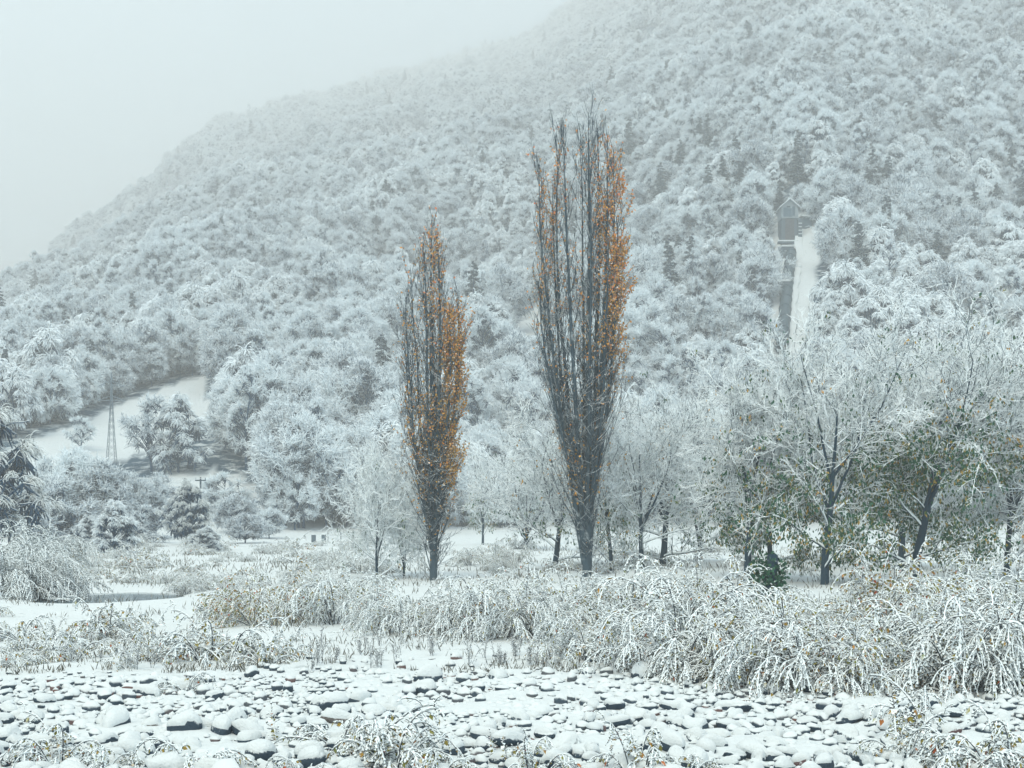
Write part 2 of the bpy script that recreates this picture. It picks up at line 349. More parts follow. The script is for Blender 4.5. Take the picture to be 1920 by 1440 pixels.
def tree_droop(seed, H, W, clumps=52, mat='hilldroop', low=.2, sr=.10, ks=40, sl=.36):
    g = np.random.default_rng(seed); tr, cr = MB(), MB()
    p0, r0 = grow(np.array([[0, 0, -.6]]), np.array([[0, 0, 1.]]), np.array([H * .9]), H * .013 + .05, 9, g, .05, .04, .15)
    tr.add(*tube(p0, r0, 6))
    n = clumps; C = crown_points(g, n, H, W, low); C[:, :2] *= (1.15 - .75 * (C[:, 2:] / H - low)) ; pl = limbs_to(C, g, H, p0[0])
    tr.add(*tube(pl, np.broadcast_to(np.linspace(.07, .03, 6), (n, 6)), 3))
    k = ks; az = g.uniform(0, 6.283, n * k); el = g.uniform(.1, 1.4, n * k); sz = np.repeat(g.uniform(.7, 1.35, n), k)
    D = np.stack([np.cos(az) * np.cos(el), np.sin(az) * np.cos(el), np.sin(el)], -1)
    out = unit(C * [1, 1, 0]); D += np.repeat(out, k, 0) * .55
    P = np.repeat(C, k, 0) + g.normal(0, .10, (n * k, 3))
    p2, r2 = grow(P, D, W * sl * sz * g.uniform(.75, 1.15, n * k), sr, 4, g, -.50, .06, .6)
    ti = np.repeat(g.random(n), k)
    cr.add(*tube(p2, r2, 3), tint=np.repeat(ti, 15))
    ku = 9; Pu = np.repeat(C, ku, 0) * [.85, .85, .95]; Du = unit(g.normal(0, 1, (n * ku, 3))); Du[:, 2] -= .9
    pu, ru = grow(Pu, Du, W * .4 * g.uniform(.5, 1.2, len(Pu)), .09, 3, g, -.1, .12, .5); tr.add(*tube(pu, ru, 3))
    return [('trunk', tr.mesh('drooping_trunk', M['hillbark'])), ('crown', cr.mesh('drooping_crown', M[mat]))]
def tree_conifer(seed, H, W):
    g = np.random.default_rng(seed); tr, cr = MB(), MB()
    p0, r0 = grow(np.array([[0, 0, -.6]]), np.array([[0, 0, 1.]]), np.array([H + .6]), H * .014 + .04, 9, g, .05, .015, .1)
    tr.add(*tube(p0, r0, 6))
    n = 95; t = np.linspace(.14, .985, n) + g.normal(0, .01, n); az = g.uniform(0, 6.28, n)
    P = np.stack([np.zeros(n), np.zeros(n), t * H], -1); P[:, :2] += p0[0][np.clip((t * 9).astype(int), 0, 9), :2]
    D = np.stack([np.cos(az), np.sin(az), g.uniform(-.1, .25, n)], -1)
    L = W * (1.03 - t) ** .8 * g.uniform(.6, 1.15, n) + .2
    p1, r1 = grow(P, D, L, .05, 5, g, -.09, .05, .3); tr.add(*tube(p1, r1, 3))
    P, D, t2, r = kids(p1, r1, 15, .12, 1, .95, g, .2)
    D[:, 2] = D[:, 2] * .4 - .12
    LL = np.repeat(L, 15) * .30 * g.uniform(.6, 1.2, len(P)) + .15
    V, T, ti = spindles(P, D, LL, .05 + LL * .22, g, .45); cr.add(V, None, T, ti)
    D2 = D + g.normal(0, .25, D.shape); D2[:, 2] -= .9
    V, T, ti = spindles(P, D2, LL * .8, .06 + LL * .1, g, .5); cr.add(V, None, T, ti)
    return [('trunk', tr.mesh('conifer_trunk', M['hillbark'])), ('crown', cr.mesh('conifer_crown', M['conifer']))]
def tree_walnut(seed, H, W, green=1., gold=0., fork=.3, lean=(0, 0), tw=.017, n3=6, n4=4, nlimb=13, leaftop=.5, low=.10):
    g = np.random.default_rng(seed); tr, cr, lv, gl = MB(), MB(), MB(), MB()
    p0, r0 = grow(np.array([[0, 0, -.4]]), np.array([[lean[0], lean[1], 1.]]), np.array([H * .72]), H * .016 + .03, 12, g, .05, .045, .16)
    tr.add(*tube(p0, r0, 9))
    P, D, t, r = kids(p0, r0, 4, fork, fork + .25, .35, g, .1)         # co-leaders
    pL, rL = grow(P, D, H * .55 * g.uniform(.8, 1.1, len(P)), r * .62, 9, g, .07, .07, .2)
    tr.add(*tube(pL, rL, 6))
    A = [kids(p0, r0, nlimb, low, 1, 1.0, g, .2), kids(pL, rL, 8, .1, 1, .85, g, .2)]
    P, D, t, r = (np.concatenate([q[i] for q in A]) for i in range(4))
    p1, r1 = grow(P, D, W * g.uniform(.6, 1.1, len(P)) * (1.15 - .45 * t), np.clip(r * .5, .03, .12), 7, g, .10 * (t - .45), .12, .3)
    cr.add(*tube(p1, r1, 5))
    P, D, t, r = kids(p1, r1, 9, .15, 1, .65, g, .25)
    p2, r2 = grow(P, D, W * .38 * g.uniform(.6, 1.2, len(P)), np.maximum(r * .5, tw * 1.25), 5, g, .02, .13, .5)
    cr.add(*tube(p2, r2, 4))
    P, D, t, r = kids(p2, r2, n3, .15, 1, .7, g, .25)
    p3, r3 = grow(P, D, W * .17 * g.uniform(.5, 1.3, len(P)), tw, 3, g, .02, .16, .6)
    cr.add(*tube(p3, r3, 3))
    P, D, t, r = kids(p3, r3, n4, .2, 1, .7, g, .3)
    p4, r4 = grow(P, D, W * .085 * g.uniform(.5, 1.3, len(P)), tw * .85, 1, g, .02, .15, .7)
    cr.add(*tube(p4, r4, 3))
    out = [('trunk', tr.mesh('walnut_trunk', M['bark'])), ('crown', cr.mesh('walnut_crown', M['twig']))]
    E = p4[:, -1]; zz = E[:, 2] / H
    pr = green * np.clip((leaftop - zz) / leaftop + .12, .03, 1) ** 1.3 * (.45 + 1.6 * np.clip(vnoise(E[:, 0] / 1.1, E[:, 2] / 1.1, seed) + .5, 0, 1) ** 2)
    S = np.repeat(E[g.random(len(E)) < pr], 5, 0); S = S + g.normal(0, .14, S.shape)
    if len(S):
        Dl = g.normal(0, .45, S.shape); Dl[:, 2] -= 1
        V, T, ti = leaves(S, Dl, g.uniform(.16, .30, len(S)), g.uniform(.04, .075, len(S)), g); lv.add(V, None, T, ti)
        out.append(('leaves', lv.mesh('walnut_leaves', M['walnutleaf'])))
    if gold > 0:
        pr = gold * np.clip(vnoise(E[:, 0] / 1.3 + 7, E[:, 2] / 1.3, seed + 5) * 3 - .2, 0, 1) * np.clip(1.2 - zz * 1.3, .05, 1)
        S = np.repeat(E[g.random(len(E)) < pr], 3, 0); S = S + g.normal(0, .12, S.shape)
        if len(S):
            Dl = g.normal(0, .45, S.shape); Dl[:, 2] -= 1
            V, T, ti = leaves(S, Dl, g.uniform(.13, .26, len(S)), g.uniform(.04, .07, len(S)), g); gl.add(V, None, T, ti)
            out.append(('golden_leaves', gl.mesh('golden_leaves', M['goldleaf'])))
    return out
def tree_poplar(seed, H, W, nlead, leader_spec, leafmask, ntw=7):
    """fastigiate poplar; leader_spec: (start height, x end, y end, top height) fractions/metres"""
    g = np.random.default_rng(seed); tr, cr, lv = MB(), MB(), MB()
    polys = []
    for (z0, xe, ye, zt, r0) in leader_spec:
        m = 14; s = np.linspace(0, 1, m + 1)
        e = 1 - (1 - s) ** 2.1
        xb, yb = xe * .08, ye * .08
        x = xb + (xe - xb) * e + np.cumsum(g.normal(0, .045, m + 1)) * s
        y = yb + (ye - yb) * e + np.cumsum(g.normal(0, .045, m + 1)) * s
        pl = np.stack([x, y, z0 + (zt - z0) * s], -1)[None]
        rr = (r0 * .58 * (1 - s) ** .9 + .012)[None]
        polys.append((pl, rr)); tr.add(*tube(pl, rr, 7))
    pA = np.concatenate([p for p, _ in polys]); rA = np.concatenate([r for _, r in polys])
    P, D, t, r = kids(pA, rA, 40, .02, .97, .36, g, .12)
    p1, r1 = grow(P, D, W * g.uniform(.5, 1.15, len(P)) * (1.15 - .6 * t), np.clip(r * .35, .018, .06), 6, g, .10, .045, .3)
    cr.add(*tube(p1, r1, 4))
    P, D, t, r = kids(pA[:3], rA[:3], 34, .01, .34, .75, g, .25)
    ps, rs = grow(P, D, g.uniform(.7, 2.6, len(P)), .02, 6, g, .03, .10, .5); cr.add(*tube(ps, rs, 4))
    P, D, t, r = kids(ps, rs, 9, .15, 1, .6, g, .2)
    pt, rt = grow(P, D, g.uniform(.25, .7, len(P)), .015, 3, g, .02, .12, .6); cr.add(*tube(pt, rt, 3))
    P, D, t, r = kids(p1, r1, ntw, .15, 1, .45, g, .15)
    p2, r2 = grow(P, D, W * .30 * g.uniform(.5, 1.2, len(P)), .014, 3, g, .12, .08, .6)
    cr.add(*tube(p2, r2, 3))
    P, D, t = tips(p2, r2, 8, g, .1, 1.)
    k = g.random(len(P)) < leafmask(P, g)
    P, D = P[k], D[k]; D = D * .5 + g.normal(0, .6, D.shape); D[:, 2] -= .3
    V, T, ti = leaves(P, D, g.uniform(.09, .17, len(P)), g.uniform(.035, .065, len(P)), g,
                      np.clip(.18 + .022 * P[:, 2] + g.normal(0, .2, len(P)), 0, 1)); lv.add(V, None, T, ti)
    return [('trunk', tr.mesh('poplar_trunk', M['poplarbark'])), ('crown', cr.mesh('poplar_crown', M['poplarbark'])), ('leaves', lv.mesh('poplar_leaves', M['orange']))]
def shrub(seed, H, S, nst=24, ntw=17, nlf=6, leaf='shrubleaf', col=.05, arch=.55, lfl=.11, one_side=None):
    """bush bent over by snow: arching stems, hanging twigs, leaves loaded with snow"""
    g = np.random.default_rng(seed); st, lf, cl = MB(), MB(), MB()
    az = g.uniform(0, 6.283, nst) if one_side is None else g.normal(one_side, .8, nst)
    P = np.stack([np.cos(az), np.sin(az), np.zeros(nst)], -1) * g.uniform(0, .22, nst)[:, None] * S; P[:, 2] = -.12
    el = g.uniform(.55, 1.5, nst)
    D = np.stack([np.cos(az) * np.cos(el), np.sin(az) * np.cos(el), np.sin(el)], -1)
    L = (H * 1.15 + S * .75) * g.uniform(.6, 1.1, nst)
    p1, r1 = grow(P, D, L, .016 + .004 * H, 14, g, -arch * g.uniform(.35, 1.25, nst), .04, .35, 1.2)
    p1[..., 2] = np.maximum(p1[..., 2], -.12)
    st.add(*tube(p1, r1, 5))
    P, D, t, r = kids(p1, r1, ntw, .25, 1, .7, g, .25)
    p2, r2 = grow(P, D, H * .36 * g.uniform(.5, 1.3, len(P)), .011, 5, g, -.34, .08, .5)
    p2[..., 2] = np.maximum(p2[..., 2], -.05)
    st.add(*tube(p2, r2, 3))
    rope = p2.copy(); rope[..., 2] += .010
    lf.add(*tube(rope, .0135 * g.uniform(.6, 1.3, r2.shape) * (lfl / .11), 4), tint=np.repeat(g.random(len(P)) * .7, 24))
    P, D, t, _ = kids(p2, r2, nlf, .05, 1, .55, g, .25)
    D[:, 2] -= .55
    V, T, ti = spindles(P, D, g.uniform(.6, 1.25, len(P)) * lfl, g.uniform(.16, .34, len(P)) * lfl, g, 1.0); lf.add(V, None, T, ti)
    # snow pads lying along the arching stems
    P, D, t, _ = kids(p1, r1, 26, .12, 1, .1, g, .1); P[:, 2] += .014
    V, T, ti = spindles(P - D * .06, D, g.uniform(.10, .24, len(P)), g.uniform(.009, .022, len(P)), g, .9); lf.add(V, None, T, ti)
    out = [('stems', st.mesh('shrub_stems', M['stem'])), ('snowy_leaves', lf.mesh('shrub_snowy_leaves', M[leaf]))]
    if col > 0:
        P, D, t, _ = kids(p2, r2, 3 if col < .6 else 9, .1, 1, .6, g, .25)
        k = (g.random(len(P)) < col * 8 * np.clip(vnoise(P[:, 0] * 2.5, P[:, 1] * 2.5 + P[:, 2], seed) + .35, 0, 1)); P, D = P[k], D[k]; D[:, 2] -= .9
        if len(P):
            V, T, ti = leaves(P, D, g.uniform(.09, .16, len(P)), g.uniform(.024, .045, len(P)), g); cl.add(V, None, T, ti)
            out.append(('coloured_leaves', cl.mesh('shrub_coloured_leaves', M['colleaf'])))
    return out
def weed(seed, H, n=4, leafy=0):
    g = np.random.default_rng(seed); st, lf = MB(), MB()
    P = np.zeros((n, 3)); P[:, :2] = g.normal(0, .05, (n, 2)); P[:, 2] = -.1
    D = g.normal(0, .16, (n, 3)); D[:, 2] = 1
    p1, r1 = grow(P, D, H * g.uniform(.6, 1.1, n), .008, 8, g, -.05, .06, .5, 2); st.add(*tube(p1, r1, 4))
    P, D, t, r = kids(p1, r1, 10, .25, 1, .8, g, .2)
    p2, r2 = grow(P, D, H * .12, .007, 3, g, .05, .15, .6); st.add(*tube(p2, r2, 3))
    P, D, t, _ = kids(p2, r2, 3, .3, 1, .6, g, .3)
    V, T, ti = spindles(P, D, g.uniform(.03, .07, len(P)), g.uniform(.010, .02, len(P)), g); st.add(V, None, T, ti * 0)
    out = [('stalk', st.mesh('weed_stalk', M['stem']))]
    if leafy:
        P, D, t, _ = kids(p1, r1, leafy, .3, 1, .9, g, .25); D[:, 2] -= .8
        V, T, ti = leaves(P, D, g.uniform(.05, .10, len(P)), g.uniform(.02, .04, len(P)), g); lf.add(V, None, T, ti)
        out.append(('leaves', lf.mesh('weed_leaves', M['colleaf'])))
    return out
def place(name, parts, loc, rz, sc, label, cat, group=None):
    e = empty(name, loc, rz, sc)
    for pn, me in parts: obj(pn, me, e)
    return tag(e, label, cat, group)

FROST = [tree_frosted(100 + i, H, W, tw) for i, (H, W, tw) in enumerate([(11, 4.6, .06), (12, 5.2, .06), (10, 4.6, .055), (12.5, 4.4, .06), (9.5, 4.9, .055), (13, 5.0, .06)])]
FROST += [tree_frosted(120, 12, 4.2, .045, 38, .3), tree_frosted(121, 14, 2.6, .05, 50, .2), tree_frosted(122, 8, 3.6, .05, 55, .08)]
DROOP = [tree_droop(200 + i, H, W) for i, (H, W) in enumerate([(11, 4.0), (10, 4.2), (12, 3.9), (9, 4.0)])]
CONI = [tree_conifer(300 + i, H, W) for i, (H, W) in enumerate([(12, 2.6), (10.5, 2.3), (13, 2.9)])]
WALN = [tree_walnut(400, 14.5, 5.0, 2.0, .2, leaftop=.62, n3=5, n4=3, tw=.02), tree_walnut(401, 13.5, 4.5, 1.3, .12, .4, leaftop=.6, n3=5, n4=3, tw=.02), tree_walnut(402, 12, 4.8, .12, .12, .25, n3=4, n4=3, tw=.02), tree_walnut(403, 9, 4.6, .06, 0, .12, low=.06, n3=4, n4=3, tw=.02), tree_walnut(404, 13, 4.2, .7, .08, .3, n3=4, n4=3, tw=.02), tree_walnut(405, 9, 5.0, .10, .15, .15, low=.06, n3=4, n4=2, tw=.02)]

# ------------------------------------------------------------------ the penstock, valve house and track (positions used to keep trees away)
PT = at(1500, 432); PB = at(1474, 690)
HS = at(1481, 457)
PIPE_T = at(1484, 470); PIPE_B = at(1466, 668)
def corridor(x, y):
    """distance to the pipe and track line, negative inside"""
    out = np.full(np.shape(x), 1e9)
    for A, B, w in ((PT, PB, 3.8), (PIPE_T, PIPE_B, 2.8), (HS + [0, 8, 0], HS - [0, 12, 0], 5.0)):
        ab = (B - A)[:2]; t = np.clip(((x - A[0]) * ab[0] + (y - A[1]) * ab[1]) / (ab @ ab), -.05, 1.05)
        out = np.minimum(out, np.hypot(x - A[0] - t * ab[0], y - A[1] - t * ab[1]) - w)
    return out

# ------------------------------------------------------------------ forest on the slope
def inpoly(px, py, poly):
    c = np.zeros(len(px), bool); j = len(poly) - 1
    for i in range(len(poly)):
        (xi, yi), (xj, yj) = poly[i], poly[j]
        c ^= ((yi > py) != (yj > py)) & (px < (xj - xi) * (py - yi) / (yj - yi + 1e-9) + xi); j = i
    return c
CLEAR = [[(-60, 880), (60, 822), (150, 792), (250, 748), (385, 700), (392, 785), (300, 840), (200, 870), (90, 910), (-60, 960)],
         [(245, 915), (330, 885), (400, 880), (470, 905), (500, 935), (380, 925)],
         [(955, 625), (1010, 565), (1030, 640)]]
for poly in CLEAR: LITTER_SHADE[inpoly(LITTER_SHADE_ARGS[2], LITTER_SHADE_ARGS[3], poly)] = 0
LITTER_SHADE[corridor(LITTER_SHADE_ARGS[0], LITTER_SHADE_ARGS[1]) < 1] = 0
at_ = gnd.data.attributes.new('litter_shade', 'FLOAT', 'POINT'); at_.data.foreach_set('value', LITTER_SHADE.astype(np.float32))
g = np.random.default_rng(7)
pts = []
for d0, d1, sp in ((170, 430, 5.0), (430, 700, 5.4), (700, 1050, 6.4), (1050, 1500, 8.5), (1500, 2350, 12), (2350, 3300, 17)):
    ys = np.arange(d0, d1, sp)
    for k, y in enumerate(ys):
        hw = .40 * y + 45
        xs = np.arange(-hw, hw, sp) + (k % 2) * sp * .5
        pts.append(np.stack([xs + g.uniform(-.42, .42, len(xs)) * sp, y + g.uniform(-.42, .42, len(xs)) * sp], -1))
pts = np.concatenate(pts)
X, Y = pts.T; Z = terrain(X, Y)
PX = 960 + FPX * X / Y; PY = HOR - FPX * (Z - CAMH) / Y
S_ = Y - np.interp(PX, PXK, D0K)
keep = ~((PX < 255) & (PY > 825)) & ~((PX < 395) & (PY > 880)) & (S_ > np.where(PX < 330, 12, -14)) & (corridor(X, Y) > 0)
for poly in CLEAR:
    for up_m in (0, 2.5, 5, 7.5, 10, 12.5):
        for sd in (-3.2, 0, 3.2): keep &= ~inpoly(PX + sd * FPX / Y, PY - up_m * FPX / Y, poly)
HPX = [(1462, 372), (1525, 372), (1530, 440), (1508, 560), (1492, 640), (1456, 660), (1460, 470)]
for up_m in np.arange(1., 18., 2.):
    for sd in (-3.4, 0, 3.4): keep &= ~(inpoly(PX + sd * FPX / Y, PY - up_m * FPX / Y, HPX) & (Y < HS[1] + 1))
X, Y, Z, PX, PY = (q[keep] for q in (X, Y, Z, PX, PY))
N = len(X)
patch = vnoise(X / 38, Y / 38, 11) + .35 * vnoise(X / 9, Y / 9, 12)
rn = g.random(N)
kind = np.where(patch > .16, 1, 0)
kind = np.where((rn < .13), 1 - kind, kind)
band = np.exp(-((PY - 420) / 150.) ** 2) * sstep(1050, 1300, PX)
con = (g.random(N) < .018 + .16 * band * (vnoise(X / 26, Y / 26, 21) > -.05))
kind = np.where(con, 2, kind)
# conifers the photograph shows one by one: pixel of the foot
for cx, cyy in ((910, 338), (1110, 240), (1285, 240), (1365, 255), (1232, 300), (1325, 305), (1405, 305), (1500, 300), (1600, 360), (1667, 385), (1755, 370), (1235, 400), (1352, 430), (1490, 345), (1545, 360), (860, 575), (1912, 440), (1610, 300), (365, 350)):
    kind[int(np.argmin((PX - cx) ** 2 + (PY - cyy) ** 2 * 2))] = 3
named_con = kind == 3; kind[named_con] = 2; drop = np.zeros(N, bool)
for i in np.where(named_con)[0]: drop |= (np.abs(X - X[i]) < 5.0) & (Y < Y[i] + 2) & (Y > Y[i] - 13)
drop &= ~named_con
X, Y, Z, PX, PY, kind, named_con = (q[~drop] for q in (X, Y, Z, PX, PY, kind, named_con)); N = len(X)
var = g.integers(0, 1000, N)
scl = (.45 + .75 * g.random(N) ** 1.2) * np.interp(Y, [240, 420], [1.25, 1]) * np.interp(Y, [1000, 3200], [1, 1.9]) * np.where(kind == 2, 1.3, 1.) * (1 + .35 * vnoise(X / 22, Y / 22, 33))
scl[named_con] = 1.3 * g.uniform(.85, 1.15, named_con.sum())
rot = g.uniform(0, 6.283, N)
LIB = FROST + DROOP + CONI
lib = np.where(kind == 0, var % 9, np.where(kind == 1, 9 + var % 4, 13 + var % 3))
dist = np.hypot(Y, X); inview = (PX > -30) & (PX < 1950) & (PY > -60)
indiv = np.zeros(N, bool)
for kk, lim in ((0, 290), (1, 220), (2, 90)):
    c = np.where((kind == kk) & inview)[0]
    size = scl[c] / dist[c] + named_con[c]
    indiv[c[np.argsort(-size)[:lim]]] = True
VL = {0: 'bare round tree with even frosted crown in the slope wood', 1: 'wide bare tree with broad frosted crown in the slope wood', 2: 'middling bare tree with loose frosted crown in the slope wood', 3: 'bare tree with high egg shaped frosted crown in the slope wood', 4: 'squat bare tree with broad low frosted crown in the slope wood', 5: 'tall bare tree with large frosted crown in the slope wood', 6: 'airy bare tree with open frosted crown and visible limbs in the slope wood', 7: 'narrow upright bare tree with slim frosted crown in the slope wood', 8: 'low bushy tree frosted right down to the ground in the slope wood',
      9: 'drooping tree with heaped snow on round boughs in the slope wood', 10: 'broad drooping tree with heavy snowy boughs in the slope wood', 11: 'tall drooping tree tapering under heaped snow in the slope wood', 12: 'short drooping tree weighed down by snow in the slope wood',
      13: 'dark conical conifer with snow on its boughs in the slope wood', 14: 'short dark conifer with snowy boughs in the slope wood', 15: 'tall dark conifer with wide snowy boughs in the slope wood'}
KL = {0: ('bare_tree', 'bare broadleaf tree with frosted twigs in the mixed wood on the snowy slope', 'tree', 'frosted bare trees of the slope wood'),
      1: ('drooping_tree', 'broadleaf tree with boughs drooping under heaped snow in the slope wood', 'tree', 'drooping snow-laden trees of the slope wood'),
      2: ('conifer_tree', 'dark conical conifer with snow on its boughs among pale slope trees', 'tree', 'dark conifers of the slope wood')}
first = {}
for i in np.where(indiv)[0]:
    nm, lb, ct, gr = KL[int(kind[i])]; lb = VL[int(lib[i])]; gr = 'slope wood, ' + lb.split(' in the')[0]
    e = place(nm, LIB[lib[i]], (X[i], Y[i], Z[i] - .1), rot[i], scl[i], lb, ct, gr)
    first.setdefault(int(lib[i]), e)
# the rest of the wood: one mass, instanced on points
rest = np.where(~indiv)[0]
pm = bpy.data.meshes.new('forest_points'); pm.vertices.add(len(rest))
pm.vertices.foreach_set('co', np.stack([X[rest], Y[rest], Z[rest] - .1], -1).astype(np.float32).ravel())
for nm, arr, ty in (('lib', lib[rest], 'INT'), ('rot', rot[rest], 'FLOAT'), ('scl', scl[rest], 'FLOAT')):
    at_ = pm.attributes.new(nm, ty, 'POINT'); at_.data.foreach_set('value', arr.astype(np.int32 if ty == 'INT' else np.float32))
fo = obj('forest', pm); tag(fo, 'far snow covered wood clothing the upper mountainside', 'forest', kind='stuff')
ng = bpy.data.node_groups.new('forest_instances', 'GeometryNodeTree')
ng.interface.new_socket('Geometry', in_out='INPUT', socket_type='NodeSocketGeometry'); ng.interface.new_socket('Geometry', in_out='OUTPUT', socket_type='NodeSocketGeometry')
gi, go = ng.nodes.new('NodeGroupInput'), ng.nodes.new('NodeGroupOutput')
jn = ng.nodes.new('GeometryNodeJoinGeometry')
def named(nm, ty):
    q = ng.nodes.new('GeometryNodeInputNamedAttribute'); q.data_type = ty; q.inputs['Name'].default_value = nm; return q
nl, nrot, ns = named('lib', 'INT'), named('rot', 'FLOAT'), named('scl', 'FLOAT')
cx_ = ng.nodes.new('ShaderNodeCombineXYZ'); ng.links.new(nrot.outputs[0], cx_.inputs['Z'])
for li, e in first.items():
    cmp_ = ng.nodes.new('FunctionNodeCompare'); cmp_.data_type = 'INT'; cmp_.operation = 'EQUAL'
    ng.links.new(nl.outputs[0], cmp_.inputs[2]); cmp_.inputs[3].default_value = li
    j2 = ng.nodes.new('GeometryNodeJoinGeometry')
    for ch in e.children:
        oi = ng.nodes.new('GeometryNodeObjectInfo'); oi.inputs['Object'].default_value = ch; oi.transform_space = 'ORIGINAL'
        ng.links.new(oi.outputs['Geometry'], j2.inputs[0])
    ip = ng.nodes.new('GeometryNodeInstanceOnPoints')
    ng.links.new(gi.outputs[0], ip.inputs['Points']); ng.links.new(cmp_.outputs[0], ip.inputs['Selection']); ng.links.new(j2.outputs[0], ip.inputs['Instance'])
    ng.links.new(cx_.outputs[0], ip.inputs['Rotation']); ng.links.new(ns.outputs[0], ip.inputs['Scale'])
    ng.links.new(ip.outputs[0], jn.inputs[0])
ng.links.new(jn.outputs[0], go.inputs[0])
fo.modifiers.new('instances', 'NODES').node_group = ng
print('forest', N, 'individual', indiv.sum())

# ------------------------------------------------------------------ valve house, penstock, track
def frame_dir(A, B): v = B - A; return v / np.linalg.norm(v)
k_ = HS[1] / FPX                                # metres per photo pixel at the house
hw = 15.5 * k_; base_z = CAMH + (HOR - 455) * k_; eave_z = CAMH + (HOR - 386) * k_; top_z = CAMH + (HOR - 373) * k_; mid_z = CAMH + (HOR - 409) * k_
he = empty('valve_house', (HS[0], HS[1], base_z)); tag(he, 'narrow tall gabled house with pale upper wall at the head of the penstock', 'house')
hh, mh, eh, th = 0, mid_z - base_z, eave_z - base_z, top_z - base_z
dep = 6.0
b = MB(); b.add([(-hw,0,mh),(hw,0,mh),(hw,0,eh),(0,0,th-.1),(-hw,0,eh),(-hw,dep,mh),(hw,dep,mh),(hw,dep,eh),(0,dep,th-.1),(-hw,dep,eh)],
      [(0,1,2,4),(5,9,7,6),(1,6,7,2),(5,0,4,9),(0,5,6,1)], [(2,3,4),(7,9,8)]); obj('upper_wall', b.mesh('upper_wall', M['wall'], False), he)
lw = hw * .95
b = MB(); b.box((-lw, .25, -4), (lw, dep, mh)); obj('lower_wall', b.mesh('lower_wall', M['concrete'], False), he)
pw = 1.1 * hw / 5
for i in range(5):
    b = MB(); x0 = -.55 * hw + i * pw; b.box((x0 + .03, .12 + .04 * (i % 2), .1), (x0 + pw - .03, .3, mh - .1)); obj('plank', b.mesh('plank', M['wood'], False), he)
for s in (-1, 1):
    b = MB(); V = [(0,-.5,th),(s*(hw+.5),-.5,eh-.45),(s*(hw+.5),dep+.4,eh-.45),(0,dep+.4,th)]
    V = V + [(x, y, z + .28) for x, y, z in V]
    b.add(V, [(0,1,2,3),(4,7,6,5),(0,4,5,1),(1,5,6,2),(2,6,7,3),(3,7,4,0)] if s > 0 else [(3,2,1,0),(5,6,7,4),(1,5,4,0),(2,6,5,1),(3,7,6,2),(0,4,7,3)])
    obj('roof', b.mesh('roof', M['snow'], False), he)
    b = MB(); V = [(0,-.56,th-.3),(s*(hw+.5),-.56,eh-.72),(s*(hw+.5),-.44,eh-.72),(0,-.44,th-.3)]; V = V + [(x, y, z + .26) for x, y, z in V]
    b.add(V, [(0,1,2,3),(4,7,6,5),(0,4,5,1),(1,5,6,2),(2,6,7,3),(3,7,4,0)] if s > 0 else [(3,2,1,0),(5,6,7,4),(1,5,4,0),(2,6,5,1),(3,7,6,2),(0,4,7,3)])
    obj('barge_board', b.mesh('barge_board', M['zinc'], False), he)
uh = eh - mh
for nm, x0, x1, z0, z1, mt in (('window', -.78, -.22, .12, .85, 'shutter'), ('window', .28, .62, .2, .95, 'shutter'), ('window', -.38, .05, .86, 1.0, 'darkglass'), ('door', -.2, .22, .12, .8, 'shutter')):
    b = MB(); b.box((x0 * hw, -.06, mh + z0 * uh), (x1 * hw, .05, mh + z1 * uh)); w_ = obj(nm, b.mesh(nm, M[mt], False), he)
    b = MB(); b.box((x0 * hw - .1, -.10, mh + z0 * uh - .14), (x1 * hw + .1, .04, mh + z0 * uh - .01)); obj('sill', b.mesh('sill', M['wall'], False), w_)
b = MB(); b.box((hw * 1.0, -.3, -1.2), (hw * 1.45, dep, mh)); obj('stair_tower', b.mesh('stair_tower', M['concrete'], False), he)
for i in range(7):
    b = MB(); z0 = -.6 + i * mh / 7; b.box((hw * 1.02, -.42, z0), (hw * 1.43, -.29, z0 + .22)); obj('step', b.mesh('step', M['snow'], False), he)
b = MB(); b.box((-hw * 1.5, -1.8, -.45), (hw * .85, 0.2, .05)); obj('ledge', b.mesh('ledge', M['concrete'], False), he)
b = MB(); b.box((-hw * 1.52, -1.85, .053), (hw * .87, 0.1, .4)); obj('ledge_snow', b.mesh('ledge_snow', M['snow'], False), he)
# small shed to the right of the house
sp_ = at(1513, 430); kk = sp_[1] / FPX
se = empty('shed', (sp_[0], sp_[1], sp_[2] - .3)); tag(se, 'small low wooden shed beside the tall gabled house', 'shed')
b = MB(); b.box((-9 * kk, 0, -1), (9 * kk, 4, 24 * kk)); obj('wall', b.mesh('shed_wall', M['concrete'], False), se)
b = MB(); b.box((-7 * kk, -.07, 6 * kk), (7 * kk, .1, 20 * kk)); obj('door', b.mesh('shed_door', M['shutter'], False), se)
b = MB(); b.box((-10.5 * kk, -.5, 24 * kk + .004), (10.5 * kk, 4.3, 24 * kk + .4)); obj('roof', b.mesh('shed_roof', M['snow'], False), se)
